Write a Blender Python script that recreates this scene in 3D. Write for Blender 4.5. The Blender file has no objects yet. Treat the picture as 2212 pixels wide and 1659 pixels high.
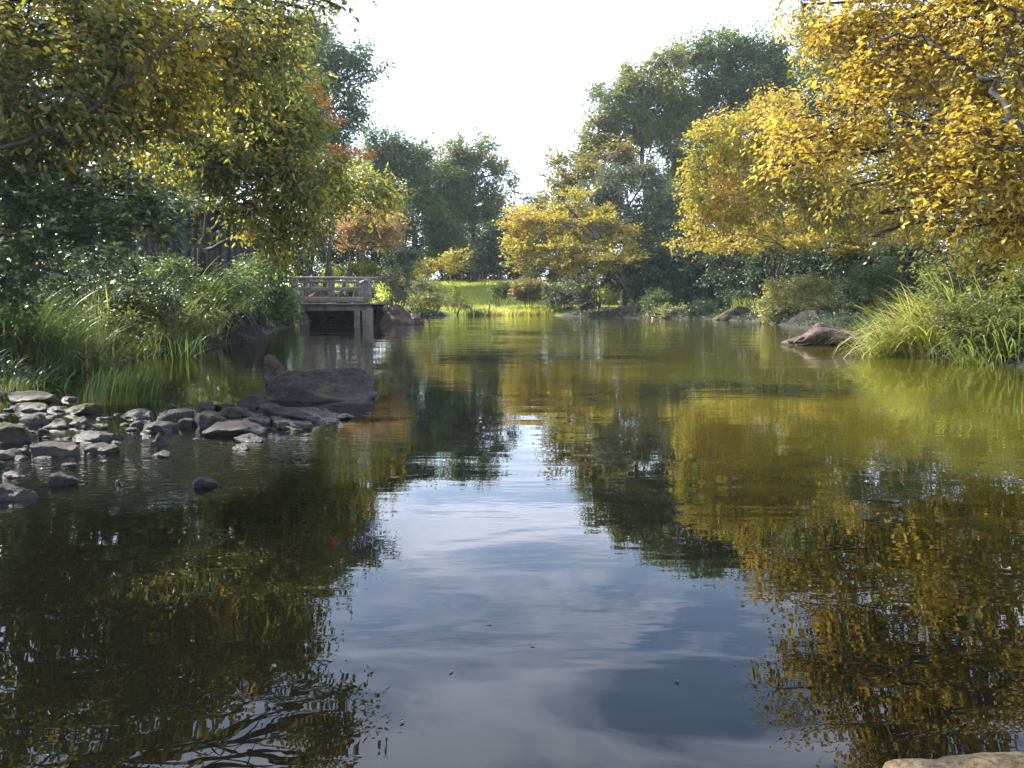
import bpy, math, random
import numpy as np
from mathutils import Vector

S = bpy.context.scene
# ------------------------------------------------------------------ camera
PITCH = math.radians(6.1); CAMH = 0.80; FPX = 1660.0; CX, CY = 1106.0, 829.5
cam_d = bpy.data.cameras.new('camera'); cam = bpy.data.objects.new('camera', cam_d)
S.collection.objects.link(cam); S.camera = cam
cam.location = (0, 0, CAMH); cam.rotation_euler = (math.radians(90) - PITCH, 0, 0)
cam_d.sensor_width = 36; cam_d.lens = 36 * FPX / 2212; cam_d.clip_end = 3000; cam_d.clip_start = 0.05
# ------------------------------------------------------------------ light
SUN_EL, SUN_AZ = math.radians(42), math.radians(-60)      # azimuth from +Y towards +X
SKY_STRENGTH, SUN_STRENGTH, EXPOSURE = 0.15, 5.0, 1.62
S.view_settings.view_transform = 'Standard'; S.view_settings.look = 'None'
S.view_settings.exposure = EXPOSURE; S.view_settings.gamma = 1
S.cycles.max_bounces = 7; S.cycles.diffuse_bounces = 3; S.cycles.glossy_bounces = 3
S.cycles.transmission_bounces = 4; S.cycles.transparent_max_bounces = 4; S.cycles.volume_bounces = 0
S.cycles.caustics_reflective = False; S.cycles.caustics_refractive = False
S.cycles.sample_clamp_indirect = 6

W = bpy.data.worlds.new('World'); S.world = W; W.use_nodes = True
def N(nt, t, **kw):
    n = nt.nodes.new(t)
    for k, v in kw.items():
        if k.startswith('i_'):
            key = k[2:]; key = int(key) if key.isdigit() else key.replace('_', ' ')
            n.inputs[key].default_value = v
        else: setattr(n, k, v)
    return n
def math_n(nt, op, a, b=None, c=None, clamp=False):
    n = nt.nodes.new('ShaderNodeMath'); n.operation = op; n.use_clamp = clamp
    for i, v in enumerate((a, b, c)):
        if v is None: continue
        if isinstance(v, (int, float)): n.inputs[i].default_value = v
        else: nt.links.new(v, n.inputs[i])
    return n.outputs[0]
def mixc(nt, f, a, b, mode='MIX'):
    n = nt.nodes.new('ShaderNodeMix'); n.data_type = 'RGBA'; n.blend_type = mode
    for s, v in ((n.inputs[0], f), (n.inputs[6], a), (n.inputs[7], b)):
        if isinstance(v, (int, float)): s.default_value = v
        elif isinstance(v, tuple): s.default_value = (*v, 1)
        else: nt.links.new(v, s)
    return n.outputs[2]
def ramp(nt, fac, stops):
    n = nt.nodes.new('ShaderNodeValToRGB'); e = n.color_ramp.elements
    while len(e) < len(stops): e.new(0.5)
    for el, (p, c) in zip(e, stops):
        el.position = p; el.color = (*c, 1) if len(c) == 3 else c
    nt.links.new(fac, n.inputs[0]); return n.outputs[0]
def noise_n(nt, vec, scale, detail=3, rough=0.5, dist=0.0):
    n = N(nt, 'ShaderNodeTexNoise', i_Scale=scale, i_Detail=detail, i_Roughness=rough, i_Distortion=dist)
    if vec is not None: nt.links.new(vec, n.inputs['Vector'])
    return n.outputs['Fac']
def world():
    nt = W.node_tree; nt.nodes.clear(); L = nt.links
    out = N(nt, 'ShaderNodeOutputWorld'); bg = N(nt, 'ShaderNodeBackground', i_Strength=SKY_STRENGTH)
    L.new(bg.outputs[0], out.inputs[0])
    sky = N(nt, 'ShaderNodeTexSky', sky_type='NISHITA', sun_disc=False, sun_elevation=SUN_EL,
            sun_rotation=SUN_AZ, air_density=1.0, dust_density=0.6, ozone_density=2.2)
    tc = N(nt, 'ShaderNodeTexCoord'); sep = N(nt, 'ShaderNodeSeparateXYZ'); L.new(tc.outputs['Generated'], sep.inputs[0])
    z = math_n(nt, 'ADD', math_n(nt, 'MAXIMUM', sep.outputs[2], 0.0), 0.12)
    cmb = N(nt, 'ShaderNodeCombineXYZ')
    L.new(math_n(nt, 'DIVIDE', sep.outputs[0], z), cmb.inputs[0]); L.new(math_n(nt, 'DIVIDE', sep.outputs[1], z), cmb.inputs[1])
    mp = N(nt, 'ShaderNodeMapping'); mp.inputs['Rotation'].default_value = (0, 0, math.radians(25)); mp.inputs['Scale'].default_value = (0.8, 1.9, 1)
    L.new(cmb.outputs[0], mp.inputs[0])
    n1 = noise_n(nt, mp.outputs[0], 1.5, 8, 0.58, 0.7)
    cl = ramp(nt, n1, [(0.43, (0, 0, 0)), (0.52, (0.5, 0.5, 0.5)), (0.62, (1, 1, 1))])
    low = N(nt, 'ShaderNodeMapRange', i_1=0.42, i_2=0.06, i_3=0.0, i_4=0.42); L.new(sep.outputs[2], low.inputs[0])
    fac = math_n(nt, 'ADD', math_n(nt, 'MULTIPLY', cl, 0.72), low.outputs[0], clamp=True)
    c = mixc(nt, fac, sky.outputs[0], (8.2, 8.6, 10.2))
    L.new(c, bg.inputs[0])
world()
sd = bpy.data.lights.new('sun', 'SUN'); sd.energy = SUN_STRENGTH; sd.angle = math.radians(0.5); sd.color = (1.0, 0.93, 0.82)
so = bpy.data.objects.new('sun', sd); S.collection.objects.link(so)
sdir = Vector((math.sin(SUN_AZ) * math.cos(SUN_EL), math.cos(SUN_AZ) * math.cos(SUN_EL), math.sin(SUN_EL)))
so.rotation_euler = (-sdir).to_track_quat('-Z', 'Y').to_euler(); so.location = (0, 0, 30)

# ------------------------------------------------------------------ helpers
rng = np.random.default_rng(7); random.seed(7)
cp, sp = math.cos(PITCH), math.sin(PITCH)
def at(px, py, Y):
    X = (px - CX) / FPX; V = -(py - CY) / FPX
    t = Y / (cp + V * sp)
    return np.array((X * t, Y, CAMH + t * (-sp + V * cp)))
def gnd(px, py, z=0.0):
    V = -(py - CY) / FPX; X = (px - CX) / FPX
    t = (z - CAMH) / (-sp + V * cp)
    return np.array((X * t, t * (cp + V * sp), z))
def hsh(i):
    i = (i.astype(np.int64) * 2654435761 + 1013904223) & 0xffffffff
    i = ((i >> 16) ^ i) * 73244475 & 0xffffffff; i = ((i >> 16) ^ i) * 73244475 & 0xffffffff
    return ((i >> 16) ^ i) / 4294967295.0
def vnoise(p, seed=0):
    p = np.asarray(p, float); f = np.floor(p).astype(np.int64); r = p - f; r = r * r * (3 - 2 * r); o = 0
    for dx in (0, 1):
        for dy in (0, 1):
            for dz in (0, 1):
                h = hsh((f[:, 0] + dx) * 73856093 ^ (f[:, 1] + dy) * 19349663 ^ (f[:, 2] + dz) * 83492791 ^ (seed * 7919 + 11))
                o = o + h * (r[:, 0] if dx else 1 - r[:, 0]) * (r[:, 1] if dy else 1 - r[:, 1]) * (r[:, 2] if dz else 1 - r[:, 2])
    return o * 2 - 1
def fbm(p, seed=0, o=4):
    s = 0; a = 1.0; q = np.asarray(p, float)
    for k in range(o): s = s + a * vnoise(q, seed + k); q = q * 2.03 + 5.3; a *= 0.5
    return s
def unit(v): return v / (np.linalg.norm(v, axis=-1, keepdims=True) + 1e-9)
def link(name, me, mat=None, parent=None, smooth=False):
    o = bpy.data.objects.new(name, me); S.collection.objects.link(o)
    if mat: me.materials.append(mat)
    if parent: o.parent = parent
    if smooth and len(me.polygons): me.polygons.foreach_set('use_smooth', [True] * len(me.polygons))
    return o
def mesh_np(name, co, faces_list):
    """faces_list: list of int arrays (n,k)."""
    me = bpy.data.meshes.new(name); co = np.asarray(co, np.float32)
    me.vertices.add(len(co)); me.vertices.foreach_set('co', co.ravel())
    tot = sum(f.size for f in faces_list); nf = sum(len(f) for f in faces_list)
    me.loops.add(tot); me.polygons.add(nf)
    me.loops.foreach_set('vertex_index', np.concatenate([f.ravel() for f in faces_list]).astype(np.int32))
    st = []; k = 0
    for f in faces_list:
        st.append(k + np.arange(len(f)) * f.shape[1]); k += f.size
    me.polygons.foreach_set('loop_start', np.concatenate(st).astype(np.int32))
    me.update(calc_edges=True); me.validate(); return me
def thing(name, label, cat, loc=(0, 0, 0), group=None, kind=None):
    o = bpy.data.objects.new(name, None); S.collection.objects.link(o); o.location = loc; o.empty_display_size = 0.1
    return tag(o, label, cat, group, kind)
def tag(o, label=None, cat=None, group=None, kind=None):
    if label: o['label'] = label
    if cat: o['category'] = cat
    if group: o['group'] = group
    if kind: o['kind'] = kind
    return o
class Bag:
    def __init__(s): s.v = []; s.f = {}; s.n = 0
    def add(s, v, faces):
        v = np.asarray(v, float); s.v.append(v)
        for f in faces:
            f = np.asarray(f); s.f.setdefault(f.shape[1], []).append(f + s.n)
        s.n += len(v)
    def tube(s, pts, r0, r1, seg=7, wob=0.0, cap=True):
        pts = np.asarray(pts, float); n = len(pts); t = np.linspace(0, 1, n)
        tan = unit(np.gradient(pts, axis=0)); ref = np.array((0.31, 0.17, 1.0)) if abs(tan[0][2]) < 0.9 else np.array((1.0, 0.1, 0))
        a = unit(np.cross(tan, ref)); b = np.cross(tan, a)
        ang = np.arange(seg) * 2 * math.pi / seg
        r = (r0 + (r1 - r0) * t)[:, None] * (1 + wob * rng.uniform(-1, 1, (n, seg)))
        ring = pts[:, None] + r[..., None] * (a[:, None] * np.cos(ang)[None, :, None] + b[:, None] * np.sin(ang)[None, :, None])
        i = np.arange(n - 1)[:, None] * seg; j = np.arange(seg)[None]
        q = np.stack([i + j, i + (j + 1) % seg, i + seg + (j + 1) % seg, i + seg + j], -1).reshape(-1, 4)
        s.add(ring.reshape(-1, 3), [q])
        if cap:
            s.f.setdefault(seg, []).append(np.array([np.arange(seg)[::-1] + s.n - n * seg, np.arange(seg) + s.n - seg]))
    def box(s, c, d, rot=0.0, jit=0.0):
        k = np.array([(x, y, z) for x in (-.5, .5) for y in (-.5, .5) for z in (-.5, .5)]) * d
        if jit: k = k + rng.uniform(-jit, jit, k.shape)
        cc, ss = math.cos(rot), math.sin(rot)
        k = np.stack([k[:, 0] * cc - k[:, 1] * ss, k[:, 0] * ss + k[:, 1] * cc, k[:, 2]], 1) + c
        s.add(k, [np.array([(0, 1, 3, 2), (4, 6, 7, 5), (0, 4, 5, 1), (2, 3, 7, 6), (0, 2, 6, 4), (1, 5, 7, 3)])])
    def mesh(s, name):
        return mesh_np(name, np.concatenate(s.v), [np.concatenate(f) for f in s.f.values()])

# ------------------------------------------------------------------ materials
def new_mat(name):
    m = bpy.data.materials.new(name); m.use_nodes = True; nt = m.node_tree; nt.nodes.clear()
    return m, nt, N(nt, 'ShaderNodeOutputMaterial')
def leaf_mat(name, cols, trans=0.5, rough=0.42, nscale=1.0, tgain=1.5, spec=0.5, rw=0.55):
    m, nt, out = new_mat(name); L = nt.links
    geo = N(nt, 'ShaderNodeNewGeometry'); tc = N(nt, 'ShaderNodeTexCoord')
    n = noise_n(nt, tc.outputs['Object'], nscale, 2, 0.6)
    n2 = N(nt, 'ShaderNodeMapRange', i_1=0.3, i_2=0.7, i_3=0.0, i_4=1.0); L.new(n, n2.inputs[0])
    f = math_n(nt, 'ADD', math_n(nt, 'MULTIPLY', geo.outputs['Random Per Island'], rw), math_n(nt, 'MULTIPLY', n2.outputs[0], 1 - rw))
    k = len(cols) - 1
    c = ramp(nt, f, [(0.06 + 0.88 * i / k, cols[i]) for i in range(k + 1)])
    p = N(nt, 'ShaderNodeBsdfPrincipled', i_Roughness=rough); p.inputs['Specular IOR Level'].default_value = spec
    L.new(c, p.inputs['Base Color'])
    t = N(nt, 'ShaderNodeBsdfTranslucent')
    L.new(mixc(nt, 1.0, c, (tgain * 1.06, tgain * 1.02, tgain * 0.6), 'MULTIPLY'), t.inputs[0])
    mx = N(nt, 'ShaderNodeMixShader', i_0=trans); L.new(p.outputs[0], mx.inputs[1]); L.new(t.outputs[0], mx.inputs[2])
    L.new(mx.outputs[0], out.inputs[0]); return m
def bark_mat(name, c1, c2):
    m, nt, out = new_mat(name); L = nt.links; tc = N(nt, 'ShaderNodeTexCoord')
    mp = N(nt, 'ShaderNodeMapping'); mp.inputs['Scale'].default_value = (1, 1, 0.35); L.new(tc.outputs['Object'], mp.inputs[0])
    n = noise_n(nt, mp.outputs[0], 22, 5, 0.65)
    p = N(nt, 'ShaderNodeBsdfPrincipled', i_Roughness=0.85); L.new(ramp(nt, n, [(0.35, c1), (0.65, c2)]), p.inputs['Base Color'])
    b = N(nt, 'ShaderNodeBump', i_Strength=0.7, i_Distance=0.02); L.new(n, b.inputs['Height']); L.new(b.outputs[0], p.inputs['Normal'])
    L.new(p.outputs[0], out.inputs[0]); return m
def rock_mat(name, c1, c2, moss=0.0, mosscol=(0.09, 0.085, 0.012), scale=1.0, wet=True):
    m, nt, out = new_mat(name); L = nt.links; tc = N(nt, 'ShaderNodeTexCoord'); geo = N(nt, 'ShaderNodeNewGeometry')
    v = tc.outputs['Object']
    n1 = noise_n(nt, v, 3.5 * scale, 6, 0.62, 0.3); n2 = noise_n(nt, v, 24 * scale, 6, 0.75); n3 = noise_n(nt, v, 1.3 * scale, 3, 0.5)
    vo = N(nt, 'ShaderNodeTexVoronoi', i_Scale=9 * scale, feature='DISTANCE_TO_EDGE'); L.new(mixc(nt, 0.12, v, N(nt, 'ShaderNodeTexNoise', i_Scale=4 * scale).outputs['Color'], 'ADD'), vo.inputs[0])
    base = ramp(nt, n1, [(0.3, c1), (0.68, c2)])
    base = mixc(nt, 1.0, base, ramp(nt, n2, [(0.36, (0.35, 0.34, 0.33)), (0.64, (1.6, 1.6, 1.58))]), 'MULTIPLY')
    sep = N(nt, 'ShaderNodeSeparateXYZ'); L.new(geo.outputs['Normal'], sep.inputs[0])
    pos = N(nt, 'ShaderNodeSeparateXYZ'); L.new(geo.outputs['Position'], pos.inputs[0])
    mm = math_n(nt, 'MULTIPLY', math_n(nt, 'ADD', sep.outputs[2], math_n(nt, 'MULTIPLY', n3, 2.6)), 1.0)
    mk = ramp(nt, mm, [(0.0, (0, 0, 0)), (1.0, (1, 1, 1))]); mr = N(nt, 'ShaderNodeMapRange', i_1=2.6 - moss * 2.0, i_2=2.9 - moss * 2.0, i_3=0.0, i_4=0.85); L.new(mm, mr.inputs[0])
    if moss > 0: base = mixc(nt, mr.outputs[0], base, mixc(nt, n2, (mosscol[0] * .5, mosscol[1] * .5, mosscol[2]), mosscol))
    p = N(nt, 'ShaderNodeBsdfPrincipled'); rr = 0.8; p.inputs['Specular IOR Level'].default_value = 0.22
    if wet:
        wn = math_n(nt, 'ADD', pos.outputs[2], math_n(nt, 'MULTIPLY', n1, -0.05))
        wr = N(nt, 'ShaderNodeMapRange', i_1=0.035, i_2=-0.015, i_3=0.0, i_4=1.0); L.new(wn, wr.inputs[0])
        base = mixc(nt, math_n(nt, 'MULTIPLY', wr.outputs[0], 0.8), base, (0.014, 0.013, 0.011))
        L.new(math_n(nt, 'SUBTRACT', 0.8, math_n(nt, 'MULTIPLY', wr.outputs[0], 0.52)), p.inputs['Roughness'])
    else: p.inputs['Roughness'].default_value = rr
    L.new(base, p.inputs['Base Color'])
    h = math_n(nt, 'ADD', math_n(nt, 'MULTIPLY', n1, 0.6), math_n(nt, 'MULTIPLY', n2, 0.22))
    b = N(nt, 'ShaderNodeBump', i_Strength=1.0, i_Distance=0.11 / scale); L.new(h, b.inputs['Height']); L.new(b.outputs[0], p.inputs['Normal'])
    L.new(p.outputs[0], out.inputs[0]); return m
def wood_mat(name, c1, c2, rough=0.7):
    m, nt, out = new_mat(name); L = nt.links; tc = N(nt, 'ShaderNodeTexCoord')
    mp = N(nt, 'ShaderNodeMapping'); mp.inputs['Scale'].default_value = (0.6, 8, 8); L.new(tc.outputs['Object'], mp.inputs[0])
    n = noise_n(nt, mp.outputs[0], 4, 5, 0.65); n2 = noise_n(nt, tc.outputs['Object'], 2.1, 4, 0.6)
    c = mixc(nt, 1.0, ramp(nt, n, [(0.3, c1), (0.7, c2)]), ramp(nt, n2, [(0.35, (0.55, 0.55, 0.52)), (0.62, (1.1, 1.1, 1.1))]), 'MULTIPLY')
    p = N(nt, 'ShaderNodeBsdfPrincipled', i_Roughness=rough); L.new(c, p.inputs['Base Color'])
    b = N(nt, 'ShaderNodeBump', i_Strength=0.4, i_Distance=0.01); L.new(n, b.inputs['Height']); L.new(b.outputs[0], p.inputs['Normal'])
    L.new(p.outputs[0], out.inputs[0]); return m

# ------------------------------------------------------------------ terrain and water
shore_px = [(0, 850), (60, 822), (130, 800), (200, 775), (330, 760), (440, 749), (500, 743), (560, 735), (596, 712), (640, 704), (655, 698), (815, 698), (838, 696), (900, 690),
            (940, 684), (1020, 679), (1060, 680), (1190, 681), (1300, 686), (1440, 688), (1540, 690), (1650, 697), (1710, 706), (1860, 722),
            (1880, 748), (1960, 768), (2080, 777), (2212, 793)]
poly = [tuple(gnd(*p)[:2]) for p in shore_px]
poly = [(-2.4, 0.15), (-4.4, 1.2), (-5.2, 3.5)] + poly + [(8.6, 7.0), (10.5, 3.0), (9.5, 0.2), (3.0, -0.6), (0.9, 0.75), (0.3, 0.35), (-0.9, 0.1)]
PA = np.array(poly)
def sdf(x, y):
    p = np.stack([x, y], -1).reshape(-1, 2); d = np.full(len(p), 1e9); ins = np.zeros(len(p), bool)
    for i in range(len(PA)):
        a, b = PA[i], PA[(i + 1) % len(PA)]; ab = b - a
        t = np.clip(((p - a) @ ab) / (ab @ ab), 0, 1); q = a + t[:, None] * ab
        d = np.minimum(d, np.hypot(*(p - q).T))
        c = ((a[1] > p[:, 1]) != (b[1] > p[:, 1])) & (p[:, 0] < (b[0] - a[0]) * (p[:, 1] - a[1]) / (b[1] - a[1] + 1e-12) + a[0])
        ins ^= c
    return np.where(ins, -d, d)
def height(x, y):
    x = np.atleast_1d(np.asarray(x, float)); y = np.atleast_1d(np.asarray(y, float)); d = sdf(x, y)
    P3 = np.stack([x, y, x * 0], -1)
    n = fbm(P3 * 0.9, 3, 3) * 0.06; n2 = fbm(P3 * 0.12, 9, 2) * 0.35
    d = d + fbm(P3 * 1.3, 21, 2) * 0.12
    lawn = np.clip((y - 46) / 6, 0, 1) * np.clip(1 - np.abs(x) / 40, 0, 1)
    bank = np.where(d > 0, 0.30 * (1 - np.exp(-d / 0.45)) * (1 - 0.55 * lawn) + np.clip(d, 0, 14) * 0.05, np.maximum(d * 0.5, -0.7))
    slope = np.clip(y - 49, 0, 17) * 0.112 * np.clip(1 - np.abs(x + 2) / 60, 0, 1)
    hill = np.where(y < 46, np.clip(d - 3, 0, 30) * 0.03, 0)
    out = bank + np.where(d > 0, n * np.clip(d, 0, 1) + n2 * np.clip(d / 5, 0, 1) * (1 - lawn) + slope + hill, 0)
    near = np.clip(1 - np.hypot(x, y + 0.3) / 2.5, 0, 1)
    return np.where(d > 0, out * (1 - 0.6 * near), out)
def gz(x, y): return float(height(x, y)[0])
def terrain():
    u = np.linspace(-1, 1, 330); xs = np.sinh(u * 4.4) / math.sinh(4.4) * 420 + u * 22
    v = np.linspace(0, 1, 460); ys = -25 + v * 95 + (np.exp(v * 6) - 1) / (math.exp(6) - 1) * 420
    X, Y = np.meshgrid(xs, ys); Z = height(X.ravel(), Y.ravel())
    n, k = len(xs), len(ys); i = np.arange(k - 1)[:, None] * n + np.arange(n - 1)[None]
    q = np.stack([i, i + 1, i + n + 1, i + n], -1).reshape(-1, 4)
    me = mesh_np('ground', np.stack([X.ravel(), Y.ravel(), Z], 1), [q])
    m, nt, out = new_mat('ground_soil'); L = nt.links; tc = N(nt, 'ShaderNodeTexCoord'); v_ = tc.outputs['Object']
    n1 = noise_n(nt, v_, 0.8, 5, 0.6); n2 = noise_n(nt, v_, 25, 4, 0.7)
    soil = ramp(nt, n1, [(0.35, (0.020, 0.014, 0.009)), (0.6, (0.018, 0.024, 0.008)), (0.75, (0.05, 0.037, 0.022))])
    grass = ramp(nt, noise_n(nt, v_, 0.5, 4, 0.6), [(0.35, (0.18, 0.26, 0.03)), (0.6, (0.27, 0.35, 0.05)), (0.8, (0.3, 0.25, 0.11))])
    sp_ = N(nt, 'ShaderNodeSeparateXYZ'); L.new(v_, sp_.inputs[0])
    mr = N(nt, 'ShaderNodeMapRange', i_1=45.5, i_2=47.5, i_3=0.0, i_4=1.0); L.new(math_n(nt, 'ADD', sp_.outputs[1], math_n(nt, 'MULTIPLY', n1, 2.0)), mr.inputs[0])
    c = mixc(nt, mr.outputs[0], soil, grass); c = mixc(nt, 1.0, c, ramp(nt, n2, [(0.3, (0.5, 0.5, 0.5)), (0.7, (1.4, 1.4, 1.4))]), 'MULTIPLY')
    p = N(nt, 'ShaderNodeBsdfPrincipled', i_Roughness=0.9); L.new(c, p.inputs['Base Color'])
    b = N(nt, 'ShaderNodeBump', i_Strength=0.8, i_Distance=0.05); L.new(n2, b.inputs['Height']); L.new(b.outputs[0], p.inputs['Normal'])
    L.new(p.outputs[0], out.inputs[0])
    o = link('ground', me, m, smooth=True); tag(o, 'earth banks and lawn rising round the pond', None, None, 'structure')
terrain()
def water():
    xs = np.linspace(-40, 45, 60); ys = np.linspace(-3, 60, 60); X, Y = np.meshgrid(xs, ys); n = 60
    i = np.arange(59)[:, None] * n + np.arange(59)[None]; q = np.stack([i, i + 1, i + n + 1, i + n], -1).reshape(-1, 4)
    me = mesh_np('water', np.stack([X.ravel(), Y.ravel(), X.ravel() * 0], 1), [q])
    m, nt, out = new_mat('pond_water'); L = nt.links; tc = N(nt, 'ShaderNodeTexCoord'); v = tc.outputs['Object']
    def mp(sx, sy, rot=0.0):
        a = N(nt, 'ShaderNodeMapping'); a.inputs['Scale'].default_value = (sx, sy, 1); a.inputs['Rotation'].default_value = (0, 0, rot); L.new(v, a.inputs[0]); return a.outputs[0]
    patch = ramp(nt, noise_n(nt, mp(0.25, 0.7, 0.15), 1.0, 2, 0.5, 0.8), [(0.42, (0.12, 0.12, 0.12)), (0.66, (1, 1, 1))])
    big = noise_n(nt, mp(0.55, 1.25, 0.1), 1.0, 1, 0.4, 0.4)
    mid = noise_n(nt, mp(1.6, 4.2, -0.12), 1.0, 2, 0.5, 0.5)
    fine = noise_n(nt, mp(6, 17, 0.1), 1.0, 2, 0.5, 0.2)
    sp_ = N(nt, 'ShaderNodeSeparateXYZ'); L.new(v, sp_.inputs[0])
    far = N(nt, 'ShaderNodeMapRange', i_1=1.5, i_2=25.0, i_3=0.2, i_4=7.0); L.new(sp_.outputs[1], far.inputs[0])
    h = math_n(nt, 'ADD', math_n(nt, 'MULTIPLY', big, 0.006), math_n(nt, 'MULTIPLY', mid, 0.0015))
    h = math_n(nt, 'ADD', h, math_n(nt, 'MULTIPLY', math_n(nt, 'MULTIPLY', fine, 0.0008), math_n(nt, 'MULTIPLY', patch, far.outputs[0])))
    # livelier water round the stones in the shallows on the left
    gx = math_n(nt, 'POWER', math_n(nt, 'DIVIDE', math_n(nt, 'ADD', sp_.outputs[0], 2.1), 0.75), 2.0)
    gy = math_n(nt, 'POWER', math_n(nt, 'DIVIDE', math_n(nt, 'ADD', sp_.outputs[1], -3.75), 0.55), 2.0)
    msk = math_n(nt, 'POWER', 2.718, math_n(nt, 'MULTIPLY', math_n(nt, 'ADD', gx, gy), -1.0))
    rip = noise_n(nt, mp(16, 34, 0.2), 1.0, 2, 0.5, 0.4)
    h = math_n(nt, 'ADD', h, math_n(nt, 'MULTIPLY', math_n(nt, 'MULTIPLY', rip, 0.012), msk))
    b = N(nt, 'ShaderNodeBump', i_Strength=1.0, i_Distance=1.0); L.new(h, b.inputs['Height'])
    p = N(nt, 'ShaderNodeBsdfPrincipled', i_Roughness=0.0, i_IOR=1.36)
    sunlit_murk = N(nt, 'ShaderNodeMapRange', interpolation_type='SMOOTHSTEP', i_1=1.5, i_2=5.5, i_3=0.0, i_4=1.0)
    L.new(math_n(nt, 'ADD', math_n(nt, 'ADD', sp_.outputs[0], math_n(nt, 'MULTIPLY', sp_.outputs[1], 0.3)), math_n(nt, 'MULTIPLY', noise_n(nt, v, 0.5, 3, 0.5), 1.2)), sunlit_murk.inputs[0])
    c = mixc(nt, sunlit_murk.outputs[0], (0.0030, 0.0030, 0.0018), (0.046, 0.042, 0.005))  # sunlight on murk painted into the colour: olive right and far, dark left
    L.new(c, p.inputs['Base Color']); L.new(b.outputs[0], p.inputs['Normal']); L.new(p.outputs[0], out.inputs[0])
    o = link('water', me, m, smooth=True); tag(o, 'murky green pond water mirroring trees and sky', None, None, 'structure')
water()

# ------------------------------------------------------------------ foliage
TPL = {
 'diamond': (np.array([(0, 0, 0), (.45, .5, .10), (1, 0, -.06), (.45, -.5, .10)]), [np.array([(0, 1, 2), (0, 2, 3)])]),
 'ovate': (np.array([(0, 0, 0), (.28, .42, .08), (.68, .36, .05), (1, 0, -.16), (.68, -.36, .05), (.28, -.42, .08)]), [np.array([(0, 1, 2, 3), (0, 3, 4, 5)])]),
 'maple': (np.array([(0, 0, 0), (.0, .42, .0), (.24, .2, .04), (.55, .6, -.04), (.5, .17, .04), (1, 0, -.1),
                     (.5, -.17, .04), (.55, -.6, -.04), (.24, -.2, .04), (.0, -.42, .0)]), [np.array([(0, 1, 2), (0, 2, 4), (2, 3, 4), (0, 4, 5), (0, 5, 6), (6, 7, 8), (0, 6, 8), (0, 8, 9)])]),
}
def leaves_mesh(name, pos, dr, nrm, length, aspect, tpl):
    T, F = TPL[tpl]; n = len(pos); dr = unit(dr); side = unit(np.cross(nrm, dr)); nn = np.cross(dr, side)
    L_ = length[:, None, None]
    v = pos[:, None] + L_ * (T[None, :, 0:1] * dr[:, None] + T[None, :, 1:2] * aspect * side[:, None] + T[None, :, 2:3] * nn[:, None] * rng.uniform(-1.2, 2.4, (n, 1, 1)))
    k = len(T); off = (np.arange(n) * k)[:, None, None]
    return mesh_np(name, v.reshape(-1, 3), [(f[None] + off).reshape(-1, f.shape[1]) for f in F])
LEAVES = 0; LAIK = 2.1
def crown_leaves(blobs, leaf, aspect, tpl, lai, spray, flat=0.0, droop=0.35, K=9, gap=0.25, nsc=1.0, upn=0.7, seed=1, shell=0.6, sub=12):
    """blobs: (centre, radii, density). returns mesh + spray starts and tips (for twigs)"""
    global LEAVES
    P = []; O = []
    larea = leaf * leaf * aspect * 0.55
    for c, r, d in blobs:
        A = math.pi * r[0] * r[2]; n = int(LAIK * lai * d * A / larea / K) + 2
        u = unit(rng.normal(size=(n, 3))); q = rng.random(n) ** (shell / 1.6)
        if sub:
            m = max(5, int(sub * (1 + min(r[0], r[2]) / max(spray, .01) * 0.35))); su = unit(rng.normal(size=(m, 3))); sr = rng.random(m) ** 0.45 * 0.86; k_ = rng.integers(0, m, n)
            rs = rng.uniform(0.2, 0.42, m); w_ = su[k_] * sr[k_][:, None] + u * (q * rs[k_])[:, None] * np.array((1, 1, 0.8)); q = np.linalg.norm(w_, axis=1); u = unit(w_)
        # lumpy outline: radius varies with direction
        lump = 1 + 0.28 * vnoise(u * 2.2 + np.array(c) * 3.1, seed) + 0.18 * vnoise(u * 5 + np.array(c), seed + 3)
        p = np.array(c) + u * (q * lump)[:, None] * np.array(r)
        P.append(p); O.append(u)
    P = np.concatenate(P); O = np.concatenate(O)
    g = fbm(P * (nsc * 1.0 / max(spray * 3.2, 0.05)), seed + 5, 2)
    keep = g > (gap * 2 - 1) * 0.9
    P, O = P[keep], O[keep]; n = len(P)
    D = unit(O * 0.9 + rng.normal(size=(n, 3)) * 0.55 + np.array((0, 0, 0.25 - droop)) ); D[:, 2] *= (1 - flat); D = unit(D)
    Ls = spray * rng.uniform(0.6, 1.3, n)
    t = (np.arange(K) + 0.5) / K
    pos = P[:, None] + D[:, None] * (Ls[:, None] * t[None])[..., None]
    up = np.array((0, 0, 1.0)); sd_ = unit(np.cross(D, up) + 1e-3)
    sg = np.where(np.arange(K) % 2 == 0, 1, -1)[None, :, None]
    pos = pos + rng.normal(size=pos.shape) * (spray * 0.10) * np.array((1, 1, 1 - flat * 0.7))
    dr = D[:, None] * 0.7 + sd_[:, None] * sg * 0.9 + rng.normal(size=pos.shape) * 0.35
    dr[..., 2] -= droop * 1.1
    nr = rng.normal(size=pos.shape) * (1 - upn * 0.75); nr[..., 2] += upn * 1.3
    pos = pos.reshape(-1, 3); dr = dr.reshape(-1, 3); nr = nr.reshape(-1, 3)
    ln = leaf * rng.uniform(0.5, 1.2, len(pos)); LEAVES += len(pos)
    return leaves_mesh('leaves', pos, dr, nr, ln, aspect, tpl), P, P + D * Ls[:, None]
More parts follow.
